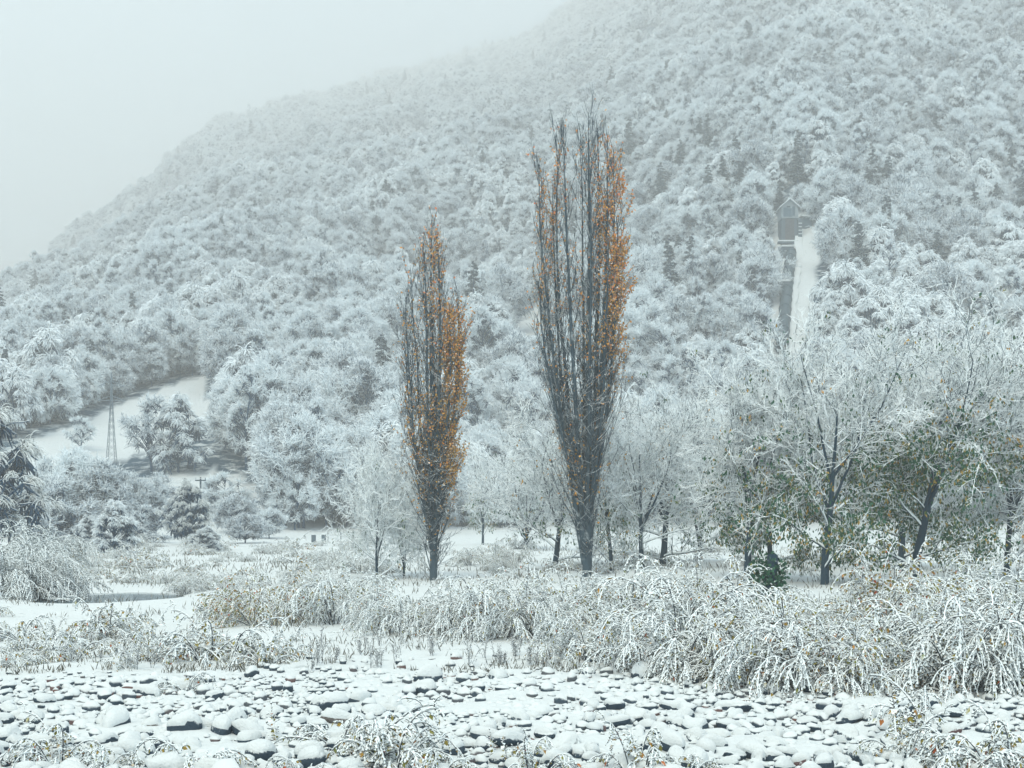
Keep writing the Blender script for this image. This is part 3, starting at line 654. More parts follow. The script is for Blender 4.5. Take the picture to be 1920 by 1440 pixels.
# pipe
def along(A, B, t): return A + (B - A) * t
pe = empty('penstock_pipe', tuple(PIPE_B)); tag(pe, 'thick dark steel water pipe running down the slope below the house', 'pipe')
rp = 10.5 * (.5 * (PIPE_T[1] + PIPE_B[1])) / FPX
A0, B0 = np.array(PIPE_B), np.array(PIPE_T)
ln = np.linspace(0, 1, 25)
cl_ = A0[None] + (B0 - A0)[None] * ln[:, None]; gz = terrain(cl_[:, 0], cl_[:, 1]); cl_[:, 2] = np.polyval(np.polyfit(ln, gz, 2), ln) + rp * .9
b = MB(); b.add(*tube((cl_ - A0)[None], np.full((1, 25), rp), 20)); obj('pipe_shell', b.mesh('pipe_shell', M['steel']), pe)
for i in range(1, 25, 2):
    c0 = cl_[i] - A0; dv = unit(cl_[min(i + 1, 24)] - cl_[i - 1]) * .18
    b = MB(); b.add(*tube(np.stack([c0 - dv * 1.01, c0 - dv, c0 + dv, c0 + dv * 1.01])[None], np.array([[rp * .98, rp * 1.09, rp * 1.09, rp * .98]]), 20)); obj('ring', b.mesh('pipe_ring', M['steel'], False), pe)
for (apx, apy, wpx, hpx, lab) in ((1466, 552, 14, 22, 'concrete anchor block with a flat snow top halfway down the pipe'), (1476, 478, 11, 12, 'concrete anchor block on the pipe just below the house')):
    c = at(apx, apy); kk = c[1] / FPX
    ae = empty('anchor_block', (c[0], c[1], c[2] - .5)); tag(ae, lab, 'concrete block')
    b = MB(); b.box((-wpx * kk, -1.2, -1.5), (wpx * kk, 5.5, hpx * kk + .5)); obj('block', b.mesh('block', M['concrete'], False), ae)
    b = MB(); b.box((-wpx * kk - .1, -1.3, hpx * kk + .504), (wpx * kk + .1, 5.6, hpx * kk + .95)); obj('snow_top', b.mesh('snow_top', M['snow'], False), ae)
    b = MB(); b.box((-wpx * kk * .6, -1.26, hpx * kk * .55), (wpx * kk * .6, -1.19, hpx * kk * .62)); obj('ledge', b.mesh('block_ledge', M['snow'], False), ae)
tl = np.linspace(-.02, 1.05, 60); ct = PT[None] + (PB - PT)[None] * tl[:, None]
kw = 8.5 * .5 * (PT[1] + PB[1]) / FPX
V = []
for s in (-1, -.5, 0, .5, 1):
    xx = ct[:, 0] + s * kw * (.9 + .7 * vnoise(ct[:, 1] * .35, np.full(60, s * 3.), 9)) * (1 + .25 * tl); V.append(np.stack([xx, ct[:, 1], terrain(ct[:, 0], ct[:, 1]) + .5 + .12 * vnoise(xx * .9, ct[:, 1] * .9, 5)], -1))
V = np.stack(V, 1); i0 = np.arange(59)[:, None] * 5 + np.arange(4)[None]
tag(obj('track', mesh_np('track', V, np.stack([i0 + 5, i0 + 6, i0 + 1, i0], -1).reshape(-1, 4), mat=M['snow'])), 'straight snow covered track climbing beside the pipe', 'track', kind='structure')

# ------------------------------------------------------------------ pylon, poles, cables, posts
def bar(b, A, B, r, k=4): b.add(*tube(np.array([[A, B]], float), np.array([[r, r]]), k))
pb = at(209, 872); kk = pb[1] / FPX; PH = 172 * kk
py_ = empty('lattice_pylon', tuple(pb)); tag(py_, 'slender steel lattice pylon with two crossarms on the snowy terrace', 'pylon')
w0, w1 = 8 * kk, 2 * kk
def wz(z): return w0 * (1 - z / PH) ** 1.6 + w1 * .35
for sx in (-1, 1):
    for sy in (-1, 1):
        zz = np.linspace(-.5, PH, 12); b = MB(); P_ = np.stack([sx * wz(np.clip(zz, 0, PH)), sy * wz(np.clip(zz, 0, PH)), zz], -1)
        b.add(*tube(P_[None], np.full((1, 12), .055), 4)); obj('leg', b.mesh('pylon_leg', M['zinc'], False), py_)
b = MB(); nz_ = 13
zs = np.linspace(0, PH * .97, nz_ + 1)
for i in range(nz_):
    a0, a1 = wz(zs[i]), wz(zs[i + 1])
    for (p, q) in (((-1, -1), (1, -1)), ((1, -1), (1, 1)), ((1, 1), (-1, 1)), ((-1, 1), (-1, -1))):
        bar(b, (p[0]*a0, p[1]*a0, zs[i]), (q[0]*a1, q[1]*a1, zs[i+1]), .028, 3); bar(b, (q[0]*a0, q[1]*a0, zs[i]), (p[0]*a1, p[1]*a1, zs[i+1]), .028, 3)
obj('bracing', b.mesh('bracing', M['zinc'], False), py_)
for zf, wf in ((.86, 24), (.70, 26)):
    b = MB(); wv_ = wf * kk
    bar(b, (-wv_, 0, PH * zf), (wv_, 0, PH * zf), .06); bar(b, (-wv_, 0, PH * zf), (0, 0, PH * (zf + .05)), .06); bar(b, (wv_, 0, PH * zf), (0, 0, PH * (zf + .05)), .06)
    obj('crossarm', b.mesh('crossarm', M['zinc'], False), py_)
pp = at(376, 1003); kk = pp[1] / FPX; UH = 108 * kk
up = empty('utility_pole', tuple(pp)); tag(up, 'wooden utility pole with a single crossarm at the foot of the slope', 'pole')
b = MB(); b.add(*tube(np.array([[(0, 0, -.5), (0, 0, UH)]]), np.array([[.17, .12]]), 8)); obj('post', b.mesh('pole_post', M['bark']), up)
b = MB(); b.box((-10 * kk, -.08, UH - .5), (10 * kk, .08, UH - .34)); obj('crossarm', b.mesh('pole_crossarm', M['bark'], False), up)
for s in (-9, 0, 9):
    b = MB(); b.add(*tube(np.array([[(s * kk, 0, UH - .34), (s * kk, 0, UH - .05)]]), np.array([[.06, .04]]), 6)); obj('insulator', b.mesh('insulator', M['zinc']), up)
for s, lab in ((-9, 'left'), (0, 'middle'), (9, 'right')):
    A = pp + [s * kk, 0, UH - .05]; B = np.array([-75. + s * .1, 150., CAMH + (HOR - 985) * 150 / FPX + 1.2])
    t = np.linspace(0, 1, 20)[:, None]; P_ = A + (B - A) * t; P_[:, 2] -= 5.0 * (t * (1 - t))[:, 0]
    b = MB(); b.add(*tube(P_[None], np.full((1, 20), .035), 4)); tag(obj('overhead_cable', b.mesh('overhead_cable', M['snow'])), 'snow coated overhead cable running left from the utility pole', 'cable', 'cables from the utility pole')
for i, (bx_, lab) in enumerate(((588, 'square concrete gate post standing alone in the snowy meadow'), (607, 'square concrete gate post beside the wire fence'))):
    c = at(bx_, 1017); kk = c[1] / FPX
    ge = empty('gate_post', tuple(c)); tag(ge, lab, 'post')
    b = MB(); b.box((-3.6 * kk, -.3, -.3), (3.6 * kk, .3, 14 * kk)); obj('pillar', b.mesh('pillar', M['concrete'], False), ge)
    b = MB(); b.box((-4.1 * kk, -.36, 14 * kk + .003), (4.1 * kk, .36, 14 * kk + .14)); obj('snow_cap', b.mesh('post_snow', M['snow'], False), ge)
fa = at(615, 1017)
fe = empty('wire_fence', tuple(fa)); tag(fe, 'thin wire fence on slim posts beside the concrete gate posts', 'fence')
fpos = [np.array([fa[0] + i * 1.6, fa[1] - i * .4]) for i in range(6)]
for p in fpos:
    z = float(terrain(*p)) - fa[2]; b = MB(); b.add(*tube(np.array([[(p[0]-fa[0], p[1]-fa[1], z - .3), (p[0]-fa[0], p[1]-fa[1], z + 1.25)]]), np.array([[.05, .05]]), 5)); obj('fence_post', b.mesh('fence_post', M['bark']), fe)
for hz in (.5, .85, 1.2):
    P_ = np.array([[p[0]-fa[0], p[1]-fa[1], float(terrain(*p)) - fa[2] + hz] for p in fpos]); b = MB(); b.add(*tube(P_[None], np.full((1, 6), .012), 4)); obj('wire', b.mesh('fence_wire', M['zinc']), fe)

# ------------------------------------------------------------------ poplars
def pix_spec(base, kk, rows):
    """leader rows: (start z px, top x px, y offset m, top row px, radius)"""
    return [((base[1] - s) * kk * .55 - (.4 if s >= base[1] else 0), (tx - base[0]) * kk * .9, yo, (base[1] - ty) * kk, r) for (s, tx, yo, ty, r) in rows]
c = at(1100, 1082, 30); kk = c[1] / FPX
spec = pix_spec((1100, 1082), kk, [(1082, 1104, 0, 212, .36), (1082, 1125, .4, 225, .30), (1000, 1065, -.5, 235, .24), (1000, 1040, .5, 250, .20), (960, 1012, -.2, 300, .17),
    (960, 1140, -.5, 255, .20), (900, 1158, .3, 290, .17), (880, 1168, -.3, 400, .14), (850, 1000, .6, 400, .12), (900, 1090, .9, 240, .17), (900, 1110, -.9, 265, .17),
    (800, 1170, .4, 520, .10), (820, 1005, -.6, 520, .10), (900, 1150, -.8, 330, .13), (1040, 1030, .8, 330, .18)])
def mask_r(P, g):
    x = P[:, 0] / kk + 1100; yy = 1082 - P[:, 2] / kk
    right = sstep(1105, 1165, x) * sstep(760, 560, yy) * (.35 + .65 * sstep(270, 430, yy))
    base = .09 * sstep(215, 300, yy) * (1 - .5 * sstep(640, 760, yy)) + .22 * np.exp(-((x - 1030) / 22) ** 2) * np.exp(-((yy - 370) / 90) ** 2)
    return np.clip(base + .9 * right + .12 * sstep(760, 1000, yy), 0, 1) * np.clip(1.0 + 2.2 * vnoise(P[:, 0] * 1.6, P[:, 2] * 1.1, 5), .15, 1.4)
place('poplar_tree', tree_poplar(501, 24, 2.8, 0, spec, mask_r, 8), tuple(c), 0, 1, 'tall broad columnar poplar with orange leaves on one side and several stems', 'tree')
c2 = at(812, 1088, 30); k2 = c2[1] / FPX
spec = pix_spec((812, 1088), k2, [(1088, 820, 0, 412, .34), (1088, 808, .3, 425, .24), (1000, 832, -.3, 440, .18), (960, 776, .3, 500, .14), (980, 764, -.3, 560, .13), (940, 795, .5, 450, .15),
    (960, 862, .2, 565, .17), (940, 852, -.4, 575, .16), (920, 866, .1, 640, .12), (900, 842, .6, 590, .12), (900, 756, .4, 640, .08), (900, 800, -.6, 480, .13), (900, 826, .7, 470, .13)])
def mask_l(P, g):
    x = P[:, 0] / k2 + 812; yy = 1088 - P[:, 2] / k2
    right = sstep(822, 850, x) * sstep(560, 620, yy) * (1 - .75 * sstep(860, 960, yy))
    base = .09 + .2 * np.exp(-((x - 822) / 16) ** 2) * sstep(700, 600, yy) + .16 * sstep(700, 820, yy) * (1 - sstep(880, 1000, yy))
    return np.clip(base + 1.1 * right, 0, 1) * np.clip(1 + 2.0 * vnoise(P[:, 0] * 1.6, P[:, 2] * 1.1, 6), .2, 1.4)
place('poplar_tree', tree_poplar(502, 19.5, 2.4, 0, spec, mask_l, 7), tuple(c2), 0, 1, 'slim columnar poplar with a dense golden orange flank, the shorter of the two poplars', 'tree')

# ------------------------------------------------------------------ trees of the river plain: (px, base row, top row, variant, rotation, label)
def put_tree(px, by, ty, parts, H0, rz, name, label, cat='tree', group=None, wide=1.):
    p = at(px, by, 30); h = (by - ty) * p[1] / FPX; s = h / H0
    return place(name, parts, (p[0], p[1], p[2] - .05), rz, (s * wide, s * wide, s), label, cat, group)
WH = [14.5 * 1.06, 13.5 * 1.06, 12 * 1.06, 9 * 1.08, 13 * 1.06, 9 * 1.08]
for px, by, ty, v, rz, wide, lab in (
    (1400, 1090, 640, 4, .4, 1.0, 'dark forked bare tree beside the ivy clad stump'),
    (1442, 1086, 690, 1, 2.1, .9, 'slender leaning tree close behind the dark forked bare tree'),
    (1546, 1096, 590, 1, 4.0, 1.0, 'straight grey trunked tree standing over a dark bare patch of bank'),
    (1690, 1070, 600, 0, 3.0, 1.0, 'leaning green leaved walnut tree behind the yellow bent shrub'),
    (1712, 1092, 560, 0, 1.0, 1.05, 'largest walnut tree with hanging green and yellow lower leaves'),
    (1888, 1080, 640, 4, 5.0, .85, 'thin young walnut tree with a few drooping olive leaves'),
    (1242, 1058, 680, 2, 0.5, 1.05, 'low forked bare tree with a V shaped dark trunk beside rust leaves'),
    (1204, 1066, 720, 2, 3.3, .9, 'dark leaning bare tree right of the tall poplar'),
    (1146, 1070, 760, 4, 2.6, .8, 'pale slim straight trunk standing just right of the tall poplar'),
    (1040, 1064, 720, 2, 1.4, 1.0, 'wide bare tree with snow lined twigs left of the tall poplar'),
    (706, 1090, 800, 3, .2, .66, 'multi stemmed bare tree with wide snowy twigs against the slim poplar'),
    (758, 1080, 900, 3, 2.9, .8, 'small bare tree with dark twin stems at the slim poplar foot'),
    (905, 1022, 835, 4, 1.1, .8, 'sparse tree with pale green leaves between the two poplars'),
    (1985, 1085, 560, 2, 5.5, 1.0, 'big bare snow lined tree reaching in at the picture edge beside the young walnut'),
    (1310, 1050, 740, 5, 4.4, 1.0, 'pale bare tree set back behind the forked tree'),
    (985, 1030, 800, 3, 4.6, 1.1, 'low spreading bare tree set back between the poplars')):
    put_tree(px, by, ty, WALN[v], WH[v], rz, 'walnut_tree' if v in (0, 1) or 'walnut' in lab else 'bare_tree', lab, wide=wide)
OLIVE = tree_droop(260, 11, 4.0, 110, 'dimleaf', sr=.032, ks=28, sl=.2)
FINE = tree_droop(261, 9.5, 3.6, 80, 'hilldroop', .08, .045, 28, .24)
for px, by, ty, parts, H0, rz, nm, lab, wide in (
    (-42, 1040, 752, OLIVE, 10, 1., 'drooping_tree', 'drooping tree with dull olive leaves under snow at the meadow edge', 1.0),
    (85, 1012, 868, FROST[1], 12, 2., 'bare_tree', 'broad grey bare tree, first of the clump on the flat meadow', 1.0),
    (135, 1012, 848, FROST[4], 9.8, 3., 'bare_tree', 'tall round frosted tree in the middle of the meadow clump', 1.0),
    (190, 1014, 872, FROST[0], 11, 4., 'bare_tree', 'frosted tree in the meadow clump below the lattice pylon', 1.0),
    (245, 1012, 890, FROST[3], 12.4, 5., 'bare_tree', 'narrow frosted tree closing the meadow clump', 1.0),
    (40, 1008, 905, FROST[2], 10, 1.2, 'bare_tree', 'short frosted tree at the outer end of the meadow clump', 1.2),
    (216, 1036, 942, FINE, 9, 1., 'snowy_bush', 'rounded evergreen bush heaped with snow in front of the meadow clump', 1.3),
    (165, 1026, 968, FINE, 9, 1.7, 'snowy_bush', 'low snowy bush beside the rounded evergreen bush', 1.3),
    (350, 1022, 902, OLIVE, 10.5, .3, 'drooping_tree', 'pale birch like tree with hanging boughs beside the utility pole', 1.0),
    (292, 1010, 900, FROST[3], 12.4, .8, 'bare_tree', 'thin bare tree between the meadow clump and the pale hanging tree', .7),
    (388, 1034, 988, FINE, 9, 2.6, 'snowy_bush', 'small domed snowy bush below the utility pole', 1.6),
    (460, 1018, 965, FROST[4], 9.8, 3.9, 'snowy_bush', 'pale round twiggy bush at the foot of the wood', 1.6),
    (505, 1010, 955, FROST[2], 10, .9, 'snowy_bush', 'slim twiggy bush with yellowish tips at the foot of the wood', 1.2),
    (285, 884, 735, FROST[6], 12, .5, 'drooping_tree', 'solitary drooping tree with dark split trunk on the white terrace', 1.15),
    (335, 886, 745, FINE, 9, 2.2, 'drooping_tree', 'broad drooping tree beside the solitary terrace tree', 1.0),
    (150, 846, 790, FROST[6], 9.8, 4.2, 'bare_tree', 'small bare tree at the edge of the white terrace', 1.2),
    (110, 1018, 900, FROST[8], 8, 1.9, 'bare_tree', 'low frosted thicket tree between the meadow clump stems', 1.3),
    (300, 960, 890, FROST[8], 8, 2.7, 'bare_tree', 'low frosted thicket below the airy terrace tree', 1.3),
    (420, 965, 890, FROST[8], 8, .7, 'bare_tree', 'low frosted thicket above the domed snowy bush', 1.4),
    (440, 1000, 930, FROST[2], 10, 5.7, 'bare_tree', 'rounded frosted tree behind the pale round bush', 1.2),
    (270, 1018, 950, FROST[8], 8, 4.7, 'snowy_bush', 'frosted bush between the rounded evergreen bush and the pale hanging tree', 1.4),
    (60, 1030, 960, FROST[8], 8, 3.3, 'snowy_bush', 'frosted bush in front of the meadow clump outer end', 1.4),
    (560, 990, 830, FROST[5], 12.6, 2.5, 'bare_tree', 'frosted tree at the foot of the wood behind the gate posts', 1.0),
    (625, 985, 850, FROST[0], 11, 3.5, 'bare_tree', 'frosted tree at the foot of the wood near the slim poplar', 1.1)):
    put_tree(px, by, ty, parts, H0, rz, nm, lab, 'bush' if 'bush' in nm else 'tree', wide=wide)

# ------------------------------------------------------------------ shrubs
SH = [shrub(600, 1.7, 1.5, col=.08), shrub(601, 1.8, 1.3, arch=.42), shrub(602, 1.5, 1.6, arch=.66), shrub(603, 1.9, 1.4, 18, 15, 7, col=.2), shrub(604, 1.6, 1.5, 20, 13, 7, col=.5, arch=.5), shrub(605, 1.4, 1.2, 12, 14, 7, col=.15, arch=.5)]
SM = [shrub(610, .8, .8, 16, 10, 7, col=.10, lfl=.085), shrub(611, .7, .9, 14, 10, 7, col=.16, lfl=.08), shrub(612, .9, .8, 12, 9, 6, col=.05, lfl=.08)]
WILL = [shrub(620, 2.6, 2.0, 40, 24, 9, 'dimleaf', 0, .42, .13), shrub(621, 2.4, 2.2, 40, 24, 9, 'dimleaf', 0, .5, .13)]
GOLD = shrub(630, 2.0, 1.1, 18, 12, 7, col=.8, arch=.42, lfl=.10)
WEED = [weed(700, .9), weed(701, .7, 5), weed(702, 1.0, 1, 14), weed(703, .6, 3, 10)]
SHH = {id(SH[0]): 1.55, id(SH[1]): 1.75, id(SH[2]): 1.3, id(SH[3]): 1.75, id(SH[4]): 1.5, id(SH[5]): 1.3, id(SM[0]): .72, id(SM[1]): .6, id(SM[2]): .85, id(WILL[0]): 2.7, id(WILL[1]): 2.3, id(GOLD): 2.0}
g = np.random.default_rng(77)
LOOK = {id(SH[0]): 'dense', id(SH[1]): 'tall upright', id(SH[2]): 'low drooping', id(SH[3]): 'loose ochre flecked', id(SH[4]): 'yellow and red leaved', id(SH[5]): 'thin open', id(SM[0]): 'bushy', id(SM[1]): 'red flecked', id(SM[2]): 'sparse'}
def put_shrub(px, by, hpx, parts, label, group=None, rz=None, name='bent_shrub', wide=1.):
    if group: label = LOOK[id(parts)] + ' ' + label; group = LOOK[id(parts)] + ' ' + group
    p = at(px, by, 12); s = .92 * hpx * p[1] / FPX / SHH[id(parts)]
    return place(name, parts, (p[0], p[1], p[2]), g.uniform(0, 6.28) if rz is None else rz, (s * wide, s * wide, s), label, 'shrub', group)
LB1 = ('shrub bent under snow in the hedge along the flat white bank', 'shrubs of the bank hedge')
for px, by, hp, v in ((415, 1160, 42, 5), (470, 1166, 62, 4), (515, 1160, 50, 5), (575, 1166, 72, 1), (630, 1170, 86, 0), (672, 1150, 64, 5), (715, 1180, 72, 1), (762, 1186, 62, 2), (812, 1188, 66, 5), (852, 1190, 74, 1),
                      (898, 1192, 80, 2), (945, 1195, 80, 0), (985, 1196, 88, 1), (1032, 1190, 90, 3), (700, 1130, 40, 2), (610, 1132, 48, 5), (1075, 1172, 84, 0), (1125, 1165, 66, 5), (1175, 1160, 76, 2), (1228, 1158, 70, 0), (1275, 1160, 80, 1), (900, 1158, 52, 5), (960, 1160, 66, 2))[:]:
    put_shrub(px, by, hp, SH[v], *LB1)
LB2 = ('large white shrub with arching stems spilling onto the snowy cobbles', 'shrubs spilling onto the cobbles')
for px, by, hp, v in ((1040, 1246, 48, 5), (1105, 1240, 84, 0), (1165, 1252, 96, 5), (1215, 1266, 100, 0), (1275, 1272, 112, 2), (1335, 1276, 110, 3), (1395, 1282, 116, 0), (1455, 1286, 124, 4), (1520, 1292, 118, 2), (1578, 1296, 108, 4), (1625, 1292, 80, 5),
                      (1690, 1255, 100, 3), (1745, 1286, 112, 5), (1790, 1300, 132, 2), (1845, 1296, 142, 0), (1902, 1306, 150, 1), (1960, 1302, 150, 2), (1705, 1222, 92, 1)):
    put_shrub(px, by, hp, SH[v], *LB2)
LB3 = ('bent shrub behind the cobble side shrubs below the walnut trees', 'shrubs below the walnut trees')
for px, by, hp, v in ((1320, 1205, 110, 1), (1375, 1190, 100, 4), (1290, 1215, 120, 2), (1440, 1215, 75, 2), (1500, 1210, 70, 0), (1560, 1200, 60, 4), (1760, 1180, 95, 4), (1810, 1170, 90, 1), (1860, 1180, 95, 4), (1915, 1190, 100, 0), (1660, 1180, 105, 4), (1620, 1170, 80, 3), (1770, 1225, 100, 0), (1850, 1230, 110, 1)):
    put_shrub(px, by, hp, SH[v], *LB3)
put_shrub(1640, 1190, 150, GOLD, 'upright shrub hung with yellow ochre leaves below the leaning walnut')
put_shrub(550, 1165, 100, GOLD, 'shrub with one tall shoot of yellow green leaves in the bank hedge', wide=.7)
put_shrub(478, 1172, 92, GOLD, 'shrub with orange and green leaves at the open end of the bank hedge')
LB4 = ('small arched shrub under snow among the weeds behind the cobbles', 'small arched shrubs behind the cobbles')
for i in range(30):
    px = g.uniform(-40, 560); by = 1145 + 110 * g.random() ** .9
    if 90 < px < 330: by = max(by, 1195)
    put_shrub(px, by, g.uniform(18, 40), SM[i % 3], *LB4)
for px, by, hp, v in ((140, 1235, 60, 0), (200, 1195, 50, 1), (235, 1180, 50, 0), (330, 1225, 54, 2), (430, 1245, 84, 2), (500, 1245, 46, 1), (40, 1200, 50, 0), (390, 1240, 60, 1), (350, 1300, 42, 0)):
    put_shrub(px, by, hp, SM[v], *LB4)
LB5 = ('frosted shrub growing between the nearest stones', 'shrubs between the nearest stones')
for px, by, hp, v in ((110, 1432, 60, 1), (190, 1452, 66, 0), (350, 1455, 80, 0), (690, 1436, 120, 2), (640, 1405, 75, 0), (730, 1445, 80, 1), (820, 1458, 66, 0), (1000, 1462, 60, 1), (1200, 1455, 70, 1), (1290, 1462, 62, 0),
                      (1690, 1430, 62, 1), (1740, 1375, 100, 2), (1800, 1452, 90, 0), (1880, 1450, 80, 1), (560, 1462, 50, 0)):
    put_shrub(px, by, hp, SM[v], *LB5)
for px, by, hp, lab in ((20, 1118, 105, 'big dull green willow bush with hanging strands beside the pool'), (75, 1125, 80, 'hanging willow bush right beside the pool water'), (-40, 1105, 120, 'hanging willow bush at the far side of the pool'), (85, 1075, 72, 'taller willow bush with bent shoots behind the pool side willows')):
    put_shrub(px, by, hp, WILL[px % 2], lab, name='willow_bush')
LB6 = ('low snowy tussock bush scattered over the flat white meadow', 'tussock bushes on the meadow')
for i in range(120):
    px = g.uniform(90, 700) if i < 85 else g.uniform(700, 1950); by = g.uniform(1022, 1118) if i < 85 else g.uniform(1030, 1075)
    if 90 < px < 310 and by > 1095: by -= 40
    put_shrub(px, by, g.uniform(9, 24), SM[i % 3] if i % 2 else SH[i % 4], *LB6, name='tussock_bush', wide=1.5)
LB7 = ('dry dark weed stalk standing in the snow behind the cobbles', 'dry weed stalks')
for i in range(44):
    px = g.uniform(560, 1060) if i < 30 else g.uniform(60, 560); by = g.uniform(1205, 1262)
    p = at(px, by); s = g.uniform(.45, .9); place('weed_stalk', WEED[i % 2], tuple(p), g.uniform(0, 6), s, LB7[0], 'weed', LB7[1])
for px, by, hp, v, lab in ((512, 1400, 130, 2, 'single tall thin sapling with yellow round leaves rising from the cobbles'), (925, 1430, 100, 2, 'thin upright sapling with few leaves between the nearest stones'), (1262, 1400, 70, 2, 'short red leaved sapling in the middle of the cobbles'),
                           (1160, 1448, 60, 3, 'sapling with red leaves between the near shrubs'), (660, 1420, 110, 2, 'sapling with hanging orange leaves inside the near frosted shrub'), (400, 1160, 100, 2, 'bare reddish sapling behind the bank hedge end'), (1700, 1395, 110, 3, 'sapling with small ochre leaves by the far end of the cobbles'), (960, 1440, 70, 3, 'tuft of red stemmed seedlings between near stones')):
    p = at(px, by); place('sapling', WEED[v], tuple(p), 1.3 * v, hp * p[1] / FPX / (1.0 if v == 2 else .6), lab, 'sapling')
# dry grass blades poking through the snow
gg = np.random.default_rng(91); n = 34000
yy = 31 + 100 * gg.random(n) ** 1.7; xx = gg.uniform(-1, 1, n) * (.42 * yy + 3)
k = vnoise(xx / 2.2, yy / 2.2, 61) + .5 * vnoise(xx / .6, yy / .6, 62) > .05; xx, yy = xx[k], yy[k]
P = np.stack([xx, yy, terrain(xx, yy) - .03], -1); D = gg.normal(0, .45, P.shape); D[:, 2] = 1
gm = MB(); V, T, ti = leaves(P, D, gg.uniform(.10, .38, len(P)) * np.interp(yy, [30, 80], [.7, 1.3]), .010 * np.interp(yy, [30, 90], [.7, 1.8]), gg); gm.add(V, None, T, ti)
tag(obj('dry_grass', gm.mesh('dry_grass', M['grass'])), 'thin dry grass blades poking through the snow of the plain', 'grass', kind='stuff')
# dark root plate / bare bank below the straight tree and the ivy stump
c = at(1440, 1125, 30); st = MB(); gg = np.random.default_rng(5)
p0, r0 = grow(np.array([[0, 0, -.3]]), np.array([[.1, 0, 1.]]), np.array([1.9]), .3, 5, gg, 0, .05, .6); st.add(*tube(p0, r0, 8))
e = empty('ivy_stump', tuple(c)); tag(e, 'dark green ivy covered stump at the foot of the forked tree', 'stump'); obj('trunk', st.mesh('stump_trunk', M['bark']), e)
P = gg.normal(0, 1, (900, 3)); P = unit(P) * gg.uniform(.5, 1, (900, 1)) * [.75, .6, .95]; P[:, 2] += .8
lf = MB(); V, T, ti = leaves(P, gg.normal(0, .6, P.shape) - [0, 0, .8], .14, .06, gg, gg.uniform(0, .6, 900)); lf.add(V, None, T, ti); obj('ivy_leaves', lf.mesh('ivy', M['walnutleaf']), e)

# ------------------------------------------------------------------ river stones
def stone_shape(seed, sub):
    gg = np.random.default_rng(seed); bm = bmesh.new(); bmesh.ops.create_icosphere(bm, subdivisions=sub, radius=1)
    V = np.array([v.co[:] for v in bm.verts]); F = np.array([[v.index for v in f.verts] for f in bm.faces]); bm.free()
    for _ in range(7):
        nv = unit(gg.normal(0, 1, 3)); h = gg.uniform(.6, .9); dd = V @ nv
        V = V - np.where(dd > h, (dd - h) * .9, 0)[:, None] * nv
    for f in (1.7, 3.3):
        ph = gg.uniform(0, 6, 3); V = V * (1 + .10 / f * (np.sin(f * V[:, 0] + ph[0]) + np.sin(f * V[:, 1] + ph[1]) + np.sin(f * V[:, 2] + ph[2])))[:, None]
    return V * [1, .84, .74], F
def cap_shape(V, F, seed):
    """pillow of snow over the upper part of a stone"""
    gg = np.random.default_rng(seed + 999)
    lim = .34; W = V.copy()
    up_ = sstep(.1, .5, W[:, 2])
    W[:, :2] *= 1.05; W[:, 2] = W[:, 2] + up_ * (.10 + .06 * np.sin(3 * W[:, 0] + seed) * np.cos(2.5 * W[:, 1]))
    low = V[:, 2] < lim - .22 + .16 * np.sin(2.3 * V[:, 0] + seed) * np.cos(1.7 * V[:, 1] + 2 * seed) ; W[low, :2] *= .86; W[low, 2] = np.minimum(W[low, 2], lim - .2)
    kf = (V[F][:, :, 2] > -.02).any(1)
    return W, F[kf]
STN = []
for i in range(14):
    V, F = stone_shape(800 + i, 3); W, Fc = cap_shape(V, F, i)
    ms = [mesh_np('stone', V, tris=F, mat=M[k]) for k in (['stonebare', 'stonered', 'stonetan'])]
    STN.append((ms, mesh_np('snow_cap', W, tris=Fc, mat=M['snow'])))
SMALL = []
for i in range(8):
    for sub in (2, 1):
        V, F = stone_shape(850 + i, sub); SMALL.append((V, F[(V[F][:, :, 2] > -.3).any(1)]))
g = np.random.default_rng(42)
cell = {}; stones = []
def try_put(x, y, r, f=.80):
    ci, cj = int(x // .6), int(y // .6)
    for a_ in (-1, 0, 1):
        for b_ in (-1, 0, 1):
            for (xx, yy, rr) in cell.get((ci + a_, cj + b_), ()):
                if (x - xx) ** 2 + (y - yy) ** 2 < ((r + rr) * f) ** 2: return False
    cell.setdefault((ci, cj), []).append((x, y, r)); stones.append((x, y, r)); return True
def zone(x, y):
    px = 960 + FPX * x / y; lim = np.interp(px, [-300, 0, 500, 900, 1300, 1700, 2200], [29, 28.8, 30, 31.5, 30, 26.5, 25])
    return lim - y
for r0, r1, tries in ((.26, .34, 16), (.16, .26, 260), (.10, .16, 3600), (.065, .10, 10000), (.045, .065, 9000)):
    for _ in range(tries):
        y = 15.5 + 18.5 * g.random() ** 1.1; x = g.uniform(-1, 1) * (.40 * y + 2.5); zz = zone(x, y)
        if zz < 0 and g.random() > math.exp(zz * 1.2) * .6: continue
        if r0 > .1 and zz < 5 and g.random() < .7: continue
        if r0 > .16 and g.random() < .5 * sstep(-200, 900, 960 + FPX * x / y): continue
        try_put(x, y, g.uniform(r0, r1))
stones = np.array(stones)
show = stones[:, 2] / stones[:, 1]
sx_ = 960 + FPX * stones[:, 0] / stones[:, 1]; sy_ = HOR + FPX * CAMH / stones[:, 1]
vis = (sx_ > -40) & (sx_ < 1960) & (sy_ < 1470)
order = np.argsort(-np.where(vis, show, 0)); big = order[:300]; small = order[300:]
SL = {0: ('snow capped grey river stone on the cobble bed', 'grey river stones'), 1: ('snow capped dark red river stone on the cobble bed', 'red river stones'), 2: ('snow capped tan river stone on the cobble bed', 'tan river stones')}
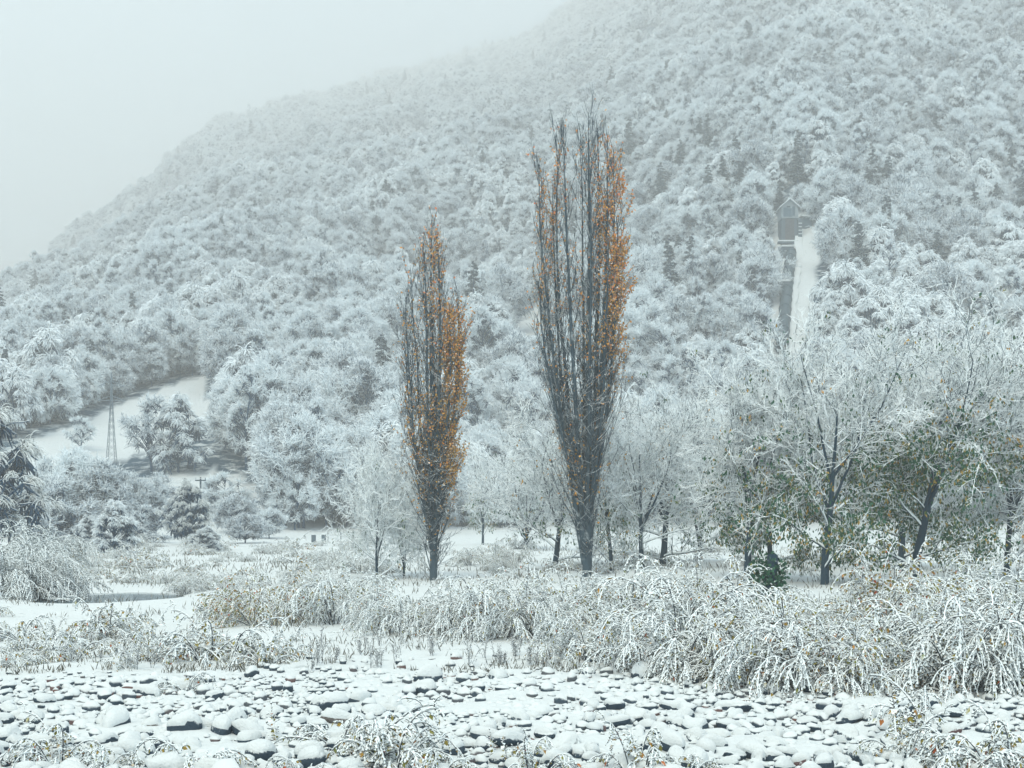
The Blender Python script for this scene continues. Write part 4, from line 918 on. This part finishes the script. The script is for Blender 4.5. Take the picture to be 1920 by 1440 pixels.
for i in big:
    x, y, r = stones[i]; v = int(g.integers(0, 14)); u = g.random(); cm = 1 if u < .02 else 2 if u < .06 else 0
    ms, cap = STN[v]
    e = empty('river_stone', (x, y, float(terrain(x, y)) + r * g.uniform(.15, .5)), g.uniform(0, 6.28), (r * g.uniform(1, 1.5), r * g.uniform(.85, 1.15), r * g.uniform(.75, 1.35)))
    e.rotation_euler[0] = g.normal(0, .17); e.rotation_euler[1] = g.normal(0, .17)
    obj('stone', ms[cm], e); obj('snow_cap', cap, e); sz = 'large ' if r > .22 else 'middling ' if r > .15 else 'small '; tag(e, sz + SL[cm][0], 'stone', sz + SL[cm][1])
b = MB()
for i in small:
    x, y, r = stones[i]; V, F = SMALL[2 * int(g.integers(0, 8)) + (1 if r / y < .0042 else 0)]; a_ = g.uniform(0, 6.28); ca, sa = math.cos(a_), math.sin(a_)
    W = V * [r * g.uniform(.95, 1.35), r * g.uniform(.85, 1.15), r * g.uniform(.95, 1.6)]; tx_, ty_ = g.normal(0, .15, 2); W = np.stack([W[:, 0] + ty_ * W[:, 2], W[:, 1] + tx_ * W[:, 2], W[:, 2] - ty_ * W[:, 0] - tx_ * W[:, 1]], -1)
    W = np.stack([W[:, 0] * ca - W[:, 1] * sa, W[:, 0] * sa + W[:, 1] * ca, W[:, 2]], -1)
    b.add(W + [x, y, float(terrain(x, y)) + r * g.uniform(-.3, .4)], None, F, np.full(len(W), g.random() ** .8))
o = obj('river_cobbles', b.mesh('river_cobbles', M['stonecobble'])); tag(o, 'bed of small cobbles half buried in snow', 'cobbles', kind='stuff')
print('stones', len(stones))

# ------------------------------------------------------------------ haze
zt = float(Zg.max()) + 25; zb = float(Zg.min()) - 1.5
b = MB(); b.box((-GX - 20, rows[0] - 20, zb), (GX + 20, GY + 20, zt))
hm = bpy.data.materials.new('haze'); hm.use_nodes = True; hn = hm.node_tree; hn.nodes.clear()
ho = hn.nodes.new('ShaderNodeOutputMaterial'); pv = hn.nodes.new('ShaderNodeVolumePrincipled')
pv.inputs['Color'].default_value = (.98, .965, .94, 1); pv.inputs['Density'].default_value = HAZE_DENSITY; pv.inputs['Anisotropy'].default_value = .0
hn.links.new(pv.outputs[0], ho.inputs['Volume'])
hz_ = obj('haze', b.mesh('haze', hm, False)); tag(hz_, 'pale winter mist filling the valley air', 'haze', kind='stuff')
tt = sum(len(m.loops) - 2 * len(m.polygons) for m in bpy.data.meshes); print('unique tris', tt, 'haze top', zt)
